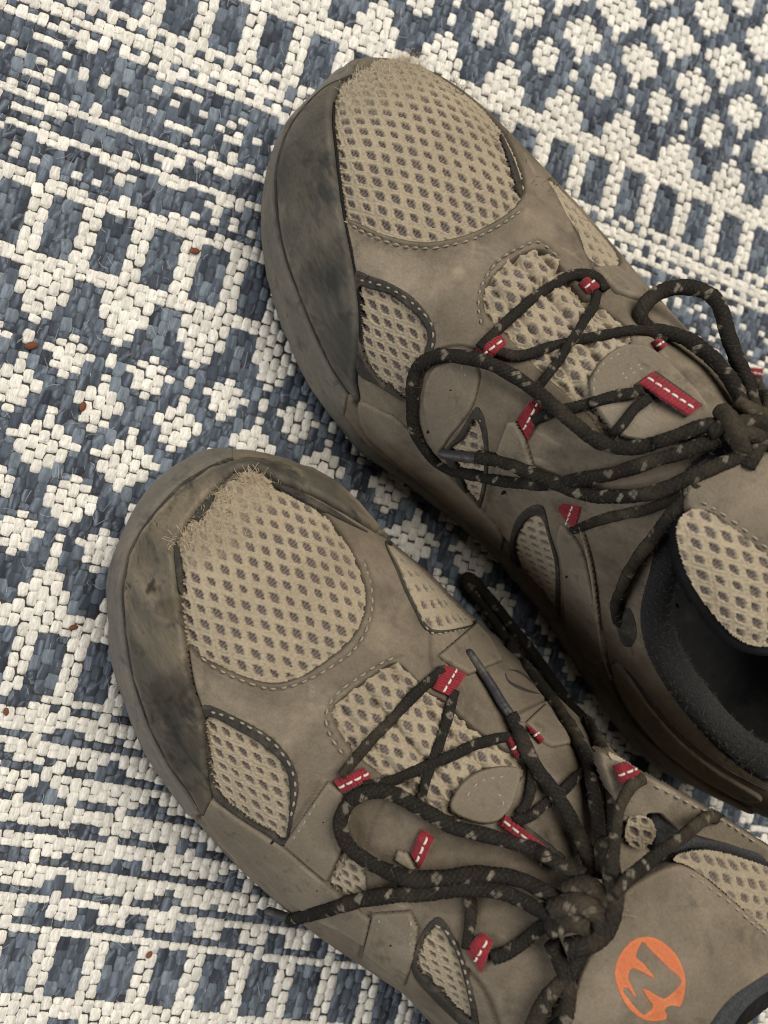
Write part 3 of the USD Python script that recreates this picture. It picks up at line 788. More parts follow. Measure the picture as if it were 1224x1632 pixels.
def body(shoe, panels, open_poly, seams, creases, cut_px=()):
    """The leather upper: one skin, let down where the knit panels show, open at the top."""
    G, (N, px, sc, fc) = base_of(shoe, None)
    flat = px.reshape(-1, 2)
    off = np.full(sc.shape, .9)
    front = fc > .0
    down = np.full(sc.shape, -99.)
    for p in panels:
        pc = curve(p, closed=True, n=5)
        sd = np.where(front, sdist(flat, pc).reshape(sc.shape) / sc, -99)
        down = np.maximum(down, sd)
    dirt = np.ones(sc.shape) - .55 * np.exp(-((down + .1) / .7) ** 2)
    off = np.where(down > -.9, .9 - 2.9 * sstep(-.75, .55, down), off)
    for g, w, dp in seams:
        dd = np.where(front, seg_dist(flat, curve(g), False).reshape(sc.shape) / sc, 99)
        off = off - dp * np.exp(-(dd / w) ** 2) + .3 * dp * np.exp(-((dd - 2.2 * w) / w) ** 2)
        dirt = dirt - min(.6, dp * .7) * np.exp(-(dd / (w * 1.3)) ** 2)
    off = off + .45 * noise2(G.reshape(-1, 3), .045, 41).reshape(sc.shape) + .10 * noise2(G.reshape(-1, 3), .35, 42).reshape(sc.shape)
    for g, w, dp in creases:
        dd = np.where(front, seg_dist(flat, curve(g), False).reshape(sc.shape) / sc, 99)
        off = off - dp * np.exp(-(dd / w) ** 2)
    hole = sdist(G[..., :2].reshape(-1, 2), open_poly).reshape(sc.shape)
    ok = hole < .3
    for p in cut_px:
        ok &= ~((sdist(flat, curve(p, closed=True, n=5)).reshape(sc.shape) > 0) & front)
    for x, y, r_, g in SCUFF[shoe.name]:
        q = np.hypot(px[..., 0] - x, px[..., 1] - y) / r_ * (1 + 1.6 * noise2(G.reshape(-1, 3), .16, 71).reshape(sc.shape))
        dirt = dirt * (1 + (g - 1) * (1 - sstep(.3, 1.0, q)) * (front & True))
    dirt = dirt * (1 + .55 * noise2(G.reshape(-1, 3), .035, 81) + .45 * noise2(G.reshape(-1, 3), .13, 82) + .3 * noise2(G.reshape(-1, 3), .6, 83)).reshape(sc.shape)
    rs = np.random.default_rng(17)
    vis = front & (G[..., 0] > 25) & (G[..., 0] < 150)
    for _ in range(34):                                   # short pale scratches
        k = np.argwhere(vis)[rs.integers(vis.sum())]; a = px[k[0], k[1]]; an = rs.normal(.9, .7); L = rs.uniform(8, 45)
        ln = np.array([a, a + L * np.array([math.cos(an), math.sin(an)]) * .5 + rs.normal(0, 2, 2), a + L * np.array([math.cos(an), math.sin(an)])])
        near = (np.abs(px - a).max(-1) < 70) & front
        dd = np.full(sc.shape, 99.); dd[near] = seg_dist(px[near], ln, False) / sc[near]
        dirt = dirt * (1 + rs.uniform(.15, .45) * np.exp(-(dd / .38) ** 2))
    off = off + (.55 * np.abs(noise2(G.reshape(-1, 3) * [1.0, .16, .3], .32, 84)) * np.exp(-((G[..., 0].ravel() - 92) / 34) ** 2)).reshape(sc.shape)
    dirt = np.clip(dirt, .25, 1.8)
    finish(shoe, shoe.path, 'leather_upper', G, N, off, ok, M['leather'], np.repeat(dirt[..., None], 3, -1) * (1 - (1 - np.clip(dirt, 0, 1))[..., None] * np.array([0, .03, .08])))

def fuzz(shoe, parent, pts, count, lo, hi, color, name, seed=31):
    """Short fibres standing on a textile surface."""
    r = np.random.default_rng(seed); pick = r.integers(0, len(pts), count); pp, wd = [], []
    for k in pick:
        d = r.normal(size=3); d[2] = abs(d[2]); d /= np.linalg.norm(d); e = r.normal(size=3); L = r.uniform(lo, hi); u = np.linspace(0, 1, 4)[:, None]
        pp.append(pts[k] + r.normal(0, .4, 3) * [1, 1, .2] + L * (d * u + .6 * e * u ** 2)); wd.append(r.uniform(.05, .11))
    cv = UsdGeom.BasisCurves.Define(stage, numbered(parent, name)); cv.CreateTypeAttr('linear')
    cv.CreatePointsAttr(Vt.Vec3fArray.FromNumpy((np.vstack(pp) * MM).astype(np.float32))); cv.CreateCurveVertexCountsAttr(Vt.IntArray([4] * len(pp)))
    cv.CreateWidthsAttr(Vt.FloatArray.FromNumpy((np.repeat(wd, 4) * MM).astype(np.float32))); cv.SetWidthsInterpolation('vertex')
    if name not in M: M[name] = mat(name, {'p': ('principled_bsdf', {'base_color': color, 'roughness': .95})}, [])
    UsdShade.MaterialBindingAPI.Apply(cv.GetPrim()).Bind(M[name]); setdata(cv.GetPrim(), kind='stuff')

def collar(shoe, open_poly, rad=5.5, start=None):
    """Padded roll round the opening, the lining inside and the footbed."""
    op = open_poly
    z = shoe.z(op[:, 0], op[:, 1])
    ker = np.hanning(13); ker /= ker.sum()
    z = np.convolve(np.pad(z, 6, mode='wrap'), ker, 'valid')
    tang = np.roll(op, -1, 0) - np.roll(op, 1, 0); tang /= np.linalg.norm(tang, axis=1, keepdims=True)
    nrm = np.c_[tang[:, 1], -tang[:, 0]]
    if ((op - op.mean(0)) * nrm).sum() < 0: nrm = -nrm
    rings = []
    for a in np.linspace(-.9, math.pi + .7, 14):
        o = rad * math.cos(a) - rad * .75; hgt = rad * .85 * math.sin(a) - .6
        rings.append(np.c_[op + nrm * o, z + hgt])
    P = np.stack(rings, 1)
    P[..., 2] += 1.0 * noise2(P.reshape(-1, 3), .12, 51).reshape(P.shape[:2]); 
    n, m = P.shape[:2]
    idx = np.arange(n * m).reshape(n, m)
    q = np.stack([idx[:, :-1], np.roll(idx, -1, 0)[:, :-1], np.roll(idx, -1, 0)[:, 1:], idx[:, 1:]], -1).reshape(-1, 4)
    put(shoe.path, 'collar_padding', P.reshape(-1, 3) * MM, q, M['lining'], color=np.tile([.026, .025, .025], (n * m, 1)))
    fuzz(shoe, shoe.path, P.reshape(-1, 3), 14000, .35, .9, (.060, .058, .057), 'fleece_pile')
    # lining wall down to the footbed
    last = P[:, -1]
    cen = op.mean(0)
    W = [last]
    for k, s_ in ((.75, .98), (.4, .95), (.2, .92), (.17, .5), (.17, .02)):
        xy = cen + (last[:, :2] - cen) * s_
        W.append(np.c_[xy, 22 + (last[:, 2] - 22) * (k if k > .2 else 0)])
    P = np.stack(W, 1); n, m = P.shape[:2]
    idx = np.arange(n * m).reshape(n, m)
    q = np.stack([idx[:, :-1], np.roll(idx, -1, 0)[:, :-1], np.roll(idx, -1, 0)[:, 1:], idx[:, 1:]], -1).reshape(-1, 4)
    put(shoe.path, 'lining', P.reshape(-1, 3) * MM, q, M['inside'])

def band(line, w):
    """Outline of a narrow band along a traced line."""
    c = curve(line, n=5)
    t = np.gradient(c, axis=0); t /= np.linalg.norm(t, axis=1, keepdims=True) + 1e-9
    n = np.c_[-t[:, 1], t[:, 0]] * (w * np.sin(np.linspace(.15, math.pi - .15, len(c))) ** .4)[:, None] / 2
    return np.vstack([c + n, (c - n)[::-1]])

def pricks(shoe, spots):
    for x, y in spots:
        overlay(shoe, 'needle_hole', [(x + 2.6 * math.cos(a), y + 2.2 * math.sin(a)) for a in np.linspace(0, 2 * math.pi, 8, endpoint=False)], M['inside'], h=.08, r=.2, base=2.15, res=.18, smooth=False, wob=0)

def fray(shoe, spots, name='frayed_threads', color=(.47, .385, .27), lift=.8, seed=3, **data):
    """Loose fibres standing off a worn edge: fine curved hairs."""
    r = np.random.default_rng(seed)
    pts, counts, wid = [], [], []
    for (x, y, rx, ry, n, ln) in spots:
        c = np.c_[r.normal(x, rx, n), r.normal(y, ry, n)]
        base = shoe.hit(c, lift)
        for b in base:
            d = r.normal(size=3); d[2] = abs(d[2]) * .7 + .2; d /= np.linalg.norm(d)
            e = r.normal(size=3) * .8; L = ln * r.uniform(.4, 1.2)
            u = np.linspace(0, 1, 6)[:, None]; e = e * 1.6
            pts.append(b + L * (d * u + e * u ** 2 * .6) - [0, 0, .6]); counts.append(6); wid.append(r.uniform(.05, .13))
    p = numbered(shoe.path, name)
    cv = UsdGeom.BasisCurves.Define(stage, p)
    cv.CreateTypeAttr('linear')
    cv.CreatePointsAttr(Vt.Vec3fArray.FromNumpy((np.vstack(pts) * MM).astype(np.float32)))
    cv.CreateCurveVertexCountsAttr(Vt.IntArray.FromNumpy(np.array(counts, np.int32)))
    cv.CreateWidthsAttr(Vt.FloatArray.FromNumpy((np.repeat(wid, 6) * MM).astype(np.float32))); cv.SetWidthsInterpolation('vertex')
    mt = M.setdefault(('fr', color), mat('fibre_%d' % len(M), {'p': ('principled_bsdf', {'base_color': color, 'roughness': .9})}, []))
    UsdShade.MaterialBindingAPI.Apply(cv.GetPrim()).Bind(mt)
    setdata(cv.GetPrim(), kind='stuff', **data)

# rubbed and dusty spots of the nubuck: traced centre, radius, tone
SCUFF = {
    'right_hiking_shoe': [(730, 435, 14, 1.35), (640, 420, 60, 1.15), (850, 370, 40, 1.2), (850, 290, 45, 1.25), (700, 520, 50, .85), (900, 1010, 60, .8), (930, 860, 60, .85), (640, 690, 50, .9), (1000, 1150, 60, .7)],
    'left_hiking_shoe': [(610, 900, 55, 1.35), (620, 985, 40, 1.15), (470, 1120, 60, 1.12), (600, 1010, 30, 1.2), (500, 1170, 40, .88), (590, 1320, 45, .82), (440, 1370, 50, 1.25), (540, 1450, 40, 1.2), (720, 1440, 50, .8), (640, 1530, 40, 1.1), (330, 1050, 30, .8)]}
STITCH = {
    'right_hiking_shoe': ([[(548, 352), (585, 372), (630, 389), (680, 396), (735, 387), (785, 366), (832, 335)],
          [(768, 520), (762, 485), (770, 450), (795, 415), (835, 392), (860, 387), (890, 410)],
          [(775, 525), (800, 555)],
          [(945, 628), (948, 600), (968, 575), (1000, 558)], [(985, 600), (1010, 585), (1025, 580)], [(990, 606), (1015, 592), (1028, 587)],
          
          
          [(735, 580), (742, 610), (728, 650), (708, 690)],
          [(812, 682), (830, 712), (842, 738)], [(806, 694), (822, 722), (830, 742)],
          [(905, 890), (938, 930), (952, 1005), (978, 1080)],
          [(1000, 1000), (1012, 1040)],
          [(640, 690), (700, 752), (760, 816), (800, 862)], [(785, 800), (795, 760), (808, 745)]],
        [[(573, 446), (618, 459), (655, 482), (684, 512), (690, 540), (684, 570)], [(762, 662), (772, 690), (774, 735), (770, 780)]]),
    'left_hiking_shoe': ([[(318, 1046), (350, 1068), (400, 1090), (440, 1098), (485, 1086), (535, 1058), (570, 1028), (590, 985), (592, 940), (580, 895)],
          [(548, 1205), (528, 1175), (520, 1140), (535, 1108), (570, 1080), (610, 1056), (640, 1045)],
          
          [(345, 1285), (400, 1326), (460, 1368), (520, 1418), (575, 1462)],
          [(535, 1400), (550, 1360), (555, 1320)], [(505, 1278), (480, 1318), (465, 1342)],
          [(742, 1270), (765, 1245), (795, 1238), (815, 1240)], [(790, 1262), (802, 1275), (795, 1300)],
          [(715, 1042), (758, 1005)], [(752, 1068), (795, 1050)],
          [(605, 1460), (598, 1495), (590, 1515)], [(655, 1465), (652, 1510), (640, 1550)]],
        [[(332, 1132), (385, 1152), (435, 1184), (464, 1224), (470, 1265), (462, 1310)], [(640, 918), (664, 968), (688, 1008), (740, 1003)], [(692, 1474), (716, 1490), (738, 1540), (752, 1600)]])}

# ---------------------------------------------------------------- the right shoe (upper right in the photograph)
def build_right():
    S = A
    setdata(S.xf.GetPrim(), label='worn taupe hiking shoe farther from the lower left corner, its dark collar opening in view', category='shoe')
    op = opening_poly(S, [(160, -24), (185, -33), (212, -36), (240, -34), (262, -29), (277, -17), (282, 1), (277, 17), (262, 27), (240, 33), (212, 35), (185, 30), (165, 18), (157, -4)])
    toe = [(640, 84), (672, 92), (705, 118), (740, 150), (775, 185), (805, 225), (825, 270), (832, 305), (815, 332), (780, 356), (735, 375), (680, 384), (625, 375), (580, 357), (550, 340), (545, 300), (541, 250), (536, 205), (530, 168), (545, 135), (590, 110), (615, 95)]
    side = [(571, 462), (592, 463), (618, 470), (645, 488), (670, 512), (680, 537), (674, 562), (662, 610), (652, 636), (628, 622), (600, 600), (582, 570), (573, 525)]
    side_out = [(563, 434), (590, 438), (620, 449), (655, 470), (682, 500), (696, 532), (692, 562), (678, 600), (664, 650), (640, 640), (600, 616), (566, 590), (560, 500)]
    vamp = [(772, 478), (782, 450), (812, 421), (850, 403), (877, 411), (896, 438), (932, 480), (984, 518), (1000, 545), (985, 585), (962, 640), (965, 690), (940, 660), (902, 625), (862, 590), (815, 540), (780, 505)]
    right = [(874, 290), (897, 308), (937, 343), (972, 393), (984, 420), (965, 426), (942, 415), (922, 372), (897, 330)]
    tri = [(756, 670), (766, 690), (770, 725), (768, 765), (758, 803), (742, 780), (728, 740), (718, 718), (740, 700)]
    tri_out = [(755, 650), (769, 656), (778, 690), (779, 730), (776, 775), (760, 826), (742, 800), (722, 760), (706, 722), (730, 690)]
    q3 = [(847, 825), (862, 826), (872, 855), (883, 900), (884, 960), (887, 1003), (870, 985), (850, 955), (828, 905), (820, 872), (830, 842)]
    q3_out = [(842, 808), (866, 808), (878, 850), (892, 900), (894, 970), (895, 1022), (868, 1002), (845, 968), (818, 915), (810, 872), (820, 830)]
    panels = [toe, side, vamp, right, tri, q3]
    seams = [([(545, 345), (556, 400), (566, 440), (572, 520), (568, 600), (572, 645)], .5, .9),
             ([(692, 560), (730, 552), (765, 560)], .4, .5),
             ([(566, 640), (620, 665), (680, 730), (740, 790), (800, 850), (850, 910)], .45, .6),
             ([(700, 640), (720, 600), (745, 575)], .4, .4),
             ([(768, 830), (782, 790), (790, 740)], .4, .5),
             ([(905, 880), (935, 920), (950, 1000), (975, 1080), (1010, 1150)], .5, .7),
             ([(895, 1010), (950, 1080), (1000, 1150), (1060, 1200)], .4, .5),
             ([(880, 300), (930, 400), (945, 420)], .4, .5),
             ([(964, 452), (1000, 470), (1040, 480)], .5, .5)]
    creases = [([(590, 385), (700, 420), (800, 395)], 6, .5), ([(700, 470), (740, 430), (800, 400)], 4, .4)]
    st, st2 = STITCH[S.name]
    body(S, panels, op, seams + [(l, .32, .45) for l in st], creases)
    sole(S)
    collar(S, op)
    knit(S, 'toe_mesh', toe, fuzz=[(600, 120, 75), (645, 110, 70), (560, 150, 45)], bulge=.5)
    knit(S, 'side_mesh', side, scale=.92)
    pk = [([(822, 415), (862, 462), (905, 515), (950, 575)], 1.0, 1.4), ([(862, 405), (900, 450), (945, 500), (990, 540)], 1.0, 1.4), ([(782, 455), (820, 500), (860, 548), (905, 600), (950, 655)], .9, 1.2),
          ([(795, 500), (850, 470), (890, 430)], .9, .8), ([(850, 570), (905, 525), (950, 495)], .9, .8)]
    knit(S, 'tongue_mesh', vamp, pucker=pk, bulge=1.3, scale=.95)
    knit(S, 'side_mesh', right, scale=.9, sa=1.7)
    knit(S, 'side_mesh', tri, scale=.8, sa=1.4)
    knit(S, 'side_mesh', q3, scale=.85, sa=1.7)
    # rubber toe rand
    rand = [(560, 118), (545, 128), (534, 150), (529, 175), (530, 205), (536, 260), (543, 320), (553, 375), (562, 420), (570, 480), (572, 540), (567, 600), (573, 642), (556, 628), (530, 590), (505, 540), (482, 485), (458, 420), (446, 372), (440, 320), (441, 265), (455, 215), (480, 175), (515, 140)]
    groove = [(560, 118), (515, 140), (480, 175), (455, 215), (441, 265), (439, 320), (446, 372), (458, 420), (482, 485), (505, 540), (530, 590), (556, 630)]
    overlay(S, 'toe_bumper', groove[::-1] + [(575, 92), (520, 115), (470, 150), (435, 200), (410, 260), (405, 325), (412, 392), (428, 460), (448, 525), (475, 590), (512, 655), (545, 690)], M['sole'], h=.9, r=1.2, base=.7, edge=.05, smooth=False)
    overlay(S, 'toe_rand', rand, M['rand'], h=1.6, r=1.4, base=.8, edge=.08, worn=.4, scuffs=[(490, 290, 70, .78), (520, 430, 70, .72), (545, 550, 60, .75), (470, 215, 30, 1.25), (455, 330, 30, 1.3), (540, 200, 14, 1.3), (470, 420, 30, 1.2)])
    overlay(S, 'rand_groove', band(groove, 5), M['trim'], h=.1, r=.3, base=1.85, res=.35, smooth=False)
    overlay(S, 'rand_groove', band([(531, 160), (531, 205), (537, 260), (544, 320), (554, 375), (564, 425), (571, 480), (573, 540), (569, 600), (574, 640)], 6), M['inside'], h=.1, r=.3, base=1.2, res=.35, smooth=False)
    overlay(S, 'piping', side_out, M['trim'], h=.55, r=.7, holes=[curve(side, closed=True, n=5)], base=.9)
    overlay(S, 'piping', tri_out, M['trim'], h=.5, r=.6, holes=[curve(tri, closed=True, n=5)], base=.9)
    overlay(S, 'piping', q3_out, M['trim'], h=.5, r=.6, holes=[curve(q3, closed=True, n=5)], base=.9)
    overlay(S, 'piping', [(798, 215), (806, 222), (826, 268), (835, 305), (828, 310), (815, 270)], M['trim'], h=.4, r=.4, base=.9)
    # leather pieces
    overlay(S, 'eyelet_tab', [(942, 424), (982, 421), (1010, 440), (1037, 463), (1048, 485), (1012, 476), (980, 466)], M['tab'], h=1.4, smooth=False)
    overlay(S, 'eyelet_tab', [(700, 580), (745, 572), (765, 590), (762, 625), (748, 660), (720, 695), (700, 720), (682, 690), (672, 640), (680, 600)], M['tab'], h=1.2)
    overlay(S, 'eyelet_tab', [(806, 672), (822, 670), (838, 700), (852, 745), (822, 748), (788, 722)], M['tab'], h=1.7, smooth=False)
    overlay(S, 'eyelet_tab', [(895, 835), (930, 880), (948, 960), (968, 1040), (948, 1060), (905, 1020), (897, 960), (893, 900), (885, 860)], M['tab'], h=1.1)
    overlay(S, 'tongue_tab', [(937, 622), (942, 595), (965, 565), (1000, 548), (1040, 556), (1090, 600), (1130, 650), (1125, 690), (1050, 705), (992, 697), (960, 668)], M['tab'], h=2.4, base=1.2)
    overlay(S, 'lower_rand_strip', [(570, 640), (610, 655), (640, 672), (700, 740), (760, 805), (800, 850), (795, 880), (750, 840), (690, 790), (620, 730), (580, 690)], M['leather'], h=1.0, base=.9)
    stitches(S, st + st2)
    # tongue top beyond the lacing
    tg = Tongue(S, 140, 212, -46, 24, [(140, 94), (155, 101), (170, 107), (190, 110), (212, 108)], .009)
    mesh_p = [(1078, 842), (1100, 815), (1130, 822), (1165, 845), (1200, 872), (1240, 905), (1260, 960), (1250, 1016), (1210, 1024), (1172, 1012), (1140, 980), (1110, 940), (1088, 895)]
    lea = [(1095, 812), (1090, 790), (1110, 755), (1160, 735), (1260, 690), (1280, 900), (1240, 905), (1200, 872), (1160, 842), (1130, 820)]
    rim_p = [(1070, 845), (1086, 810), (1096, 806), (1090, 840), (1100, 890), (1120, 935), (1150, 975), (1180, 1003), (1230, 1012), (1290, 1010), (1290, 1045), (1220, 1052), (1165, 1035), (1120, 985), (1088, 935), (1072, 890)]
    overlay(S, 'tongue', [(1070, 850), (1080, 800), (1105, 740), (1170, 700), (1300, 640), (1320, 1030), (1225, 1048), (1165, 1032), (1115, 980), (1082, 920)], M['inside'], h=.2, zone=tg, base=-2.0, res=.9)
    overlay(S, 'tongue_padding', rim_p, M['inside'], h=2.0, r=2.6, zone=tg, base=-1.4, wob=.2)
    knit(S, 'tongue_mesh', mesh_p, zone=tg, lift=1.5, bulge=1.0, scale=.92, grow=.5)
    overlay(S, 'tongue_leather', lea, M['leather'], h=1.6, zone=tg, base=.4)
    stitches(S, [[(1118, 800), (1150, 818), (1185, 843), (1224, 875)]], 2.2, zone=tg, name='stitching')
    for qd in ([(924, 452), (942, 432), (964, 452), (938, 468)], [(752, 562), (797, 532), (807, 550), (782, 573)], [(824, 670), (847, 637), (864, 650), (842, 702)], [(897, 802), (889, 815), (912, 857), (927, 808)], [(1040, 545), (1052, 538), (1064, 550), (1050, 560)]):
        red_loop(S, (qd[0], qd[1], qd[2], qd[3]), 1.4)
    red_loop(S, ((1042, 592), (1119, 645), (1097, 662), (1018, 611)), 5.2, n=44)
    overlay(S, 'loop_backing', [(1005, 614), (1045, 588), (1125, 645), (1092, 668)], M['trim'], h=1.0, base=3.2, smooth=False)
    overlay(S, 'heel_panel', [(972, 1064), (984, 1056), (1004, 1078), (1040, 1130), (1090, 1185), (1150, 1232), (1215, 1272), (1190, 1280), (1120, 1245), (1060, 1200), (1015, 1150), (988, 1108)], M['tab'], h=1.0, base=.9)
    overlay(S, 'piping', band([(968, 1062), (984, 1110), (1012, 1155), (1060, 1205), (1120, 1250), (1200, 1290)], 7), M['trim'], h=.5, r=.6, base=.9, smooth=False)
    overlay(S, 'piping', band([(978, 1054), (1000, 1072), (1040, 1122), (1092, 1178), (1160, 1228), (1224, 1262)], 6), M['trim'], h=.5, r=.6, base=.9, smooth=False)
    overlay(S, 'lower_rand_strip', [(885, 1000), (900, 1012), (940, 1070), (985, 1130), (1040, 1185), (1110, 1240), (1200, 1295), (1190, 1312), (1120, 1275), (1040, 1222), (975, 1160), (925, 1090)], M['leather'], h=1.0, base=.9, edge=.1)
    overlay(S, 'quarter_edge', band([(922, 838), (935, 880), (945, 930), (952, 990), (962, 1050), (975, 1085)], 8), M['tab'], h=.9, r=.5, base=1.6, edge=.25, smooth=False, worn=.6)
    pricks(S, [(718, 622), (681, 690), (800, 788), (902, 920), (650, 660)])
    red_loop(S, ((1186, 585), (1217, 587), (1212, 607), (1194, 600)), 2.0)
    # punched lace hole
    overlay(S, 'lace_hole', [(990, 972), (1004, 968), (1014, 990), (1016, 1015), (1006, 1032), (992, 1028), (982, 1005), (982, 985)], M['trim'], h=.15, r=.4, base=.95)
    runs = [
        dict(pts=[(966, 462, 1.6), (948, 440, 2.2), (915, 437, .8), (880, 455, .3), (850, 475, .3), (820, 502, .3), (790, 530, .6), (765, 556, 1.2)], rad=1.75, flat=.75),
        dict(pts=[(792, 560, 1.0), (830, 568, .6), (880, 552, .4), (920, 542, .6), (960, 534, 1.2), (1000, 527, 1.0), (1040, 530, .6), (1062, 545, .8)], rad=1.75, flat=.75),
        dict(pts=[(952, 466, .9), (945, 490, .6), (925, 520, .6), (905, 550, 2.6), (888, 578, .6), (868, 604, .6), (852, 622, .4)], rad=1.65, flat=.75),
        dict(pts=[(1024, 620, 3.2), (1000, 628, 2.6), (975, 633, 1.2), (945, 641, .9), (915, 649, .9), (885, 655, .8), (850, 668, 1.0)], rad=1.75, flat=.8),
        dict(pts=[(1034, 632, 3.0), (1014, 648, 2.2), (998, 667, 1.5), (980, 688, 1.2), (955, 705, 1.0)], rad=1.75, flat=.8),
        # left bow loop
        dict(pts=[(1180, 672, 9), (1130, 678, 8), (1090, 690, 6.5), (1050, 704, 5), (1010, 713, 4.5), (970, 710, 4.2), (938, 693, 4.0), (908, 668, 3.6), (880, 645, 3.2), (850, 620, 2.8), (815, 597, 3.4), (780, 580, 3.6), (740, 569, 2.4), (700, 568, 1.4), (670, 582, 1.2), (658, 610, 1.2), (657, 650, 1.0), (663, 685, 1.0), (683, 722, 1.0), (712, 745, 1.0), (755, 757, 1.0), (800, 766, 1.2), (850, 770, 2.0), (900, 770, 3.2), (940, 762, 4.0), (990, 750, 5.0), (1042, 733, 6.0), (1092, 718, 7.0), (1140, 700, 8.0), (1175, 690, 8.5)], rad=2.25, flat=.9),
        # free end lying over the loop
        dict(pts=[(762, 730, 4.2), (790, 735, 4.6), (815, 742, 4.8), (860, 760, 5.0), (905, 780, 5.2), (950, 790, 6.0), (1000, 791, 7), (1045, 783, 8), (1090, 764, 8.5), (1137, 744, 9), (1175, 728, 9.5), (1200, 700, 10), (1230, 680, 9)], rad=2.35, flat=.92),
        # right bow loop standing off towards the rug
        dict(pts=[(1212, 690, 92), (1203, 650, 91), (1192, 615, 88), (1175, 575, 84), (1160, 535, 80), (1152, 505, 78), (1140, 478, 76), (1115, 461, 75), (1085, 457, 74), (1055, 464, 73), (1032, 480, 73), (1021, 505, 73), (1037, 524, 74), (1072, 532, 77), (1107, 548, 80), (1137, 572, 83), (1162, 600, 87), (1180, 632, 90), (1190, 665, 92)], rad=2.45, flat=.95, mode='z'),
        # knot
        dict(pts=[(1150, 655, 10), (1165, 672, 12.5), (1178, 700, 12), (1186, 722, 9)], rad=2.7, flat=1.0),
        dict(pts=[(1130, 690, 9), (1165, 675, 11), (1205, 672, 12), (1240, 685, 9)], rad=2.5, flat=1.0),
        dict(pts=[(1170, 640, 10), (1200, 655, 11.5), (1240, 665, 8)], rad=2.4, flat=1.0),
        dict(pts=[(1190, 745, 9), (1205, 715, 11), (1222, 690, 11), (1245, 650, 7)], rad=2.5, flat=1.0),
        dict(pts=[(1160, 700, 10), (1185, 690, 13), (1215, 700, 12), (1240, 720, 8)], rad=2.5, flat=1.0),
        # down to the punched hole
        dict(pts=[(1110, 770, 102), (1092, 795, 100), (1062, 830, 95), (1027, 875, 86.5), (1000, 920, 74.5), (984, 955, 64), (984, 978, 56), (990, 992, 51)], rad=2.3, flat=.85, mode='z'),
        # flattened runs below the bow
        dict(pts=[(915, 845, 1.2), (945, 833, 1.6), (985, 822, 2.6), (1030, 812, 4), (1070, 796, 5.5), (1110, 770, 7)], rad=1.8, flat=.7),
        dict(pts=[(1206, 600, 3), (1215, 625, 5), (1230, 660, 7)], rad=2.1, flat=.8),
    ]
    lace(S, runs, aglets=[dict(pts=[(700, 722, 3.8), (722, 726, 4.2), (745, 729, 4.5), (766, 731, 4.6)], rad=1.7)])
    fray(S, [(640, 98, 16, 7, 500, 1.1), (600, 114, 22, 7, 400, 1.1), (550, 138, 8, 10, 220, 1.2), (615, 140, 45, 18, 500, .7)], label='frayed tan fibres at the toe')
    fray(S, [(735, 140, 10, 8, 40, 3.0), (800, 215, 14, 14, 30, 2.2), (880, 280, 30, 20, 60, 2.0), (940, 340, 15, 15, 30, 2.0)], name='loose_dark_fibres', color=(.05, .045, .04), seed=5)

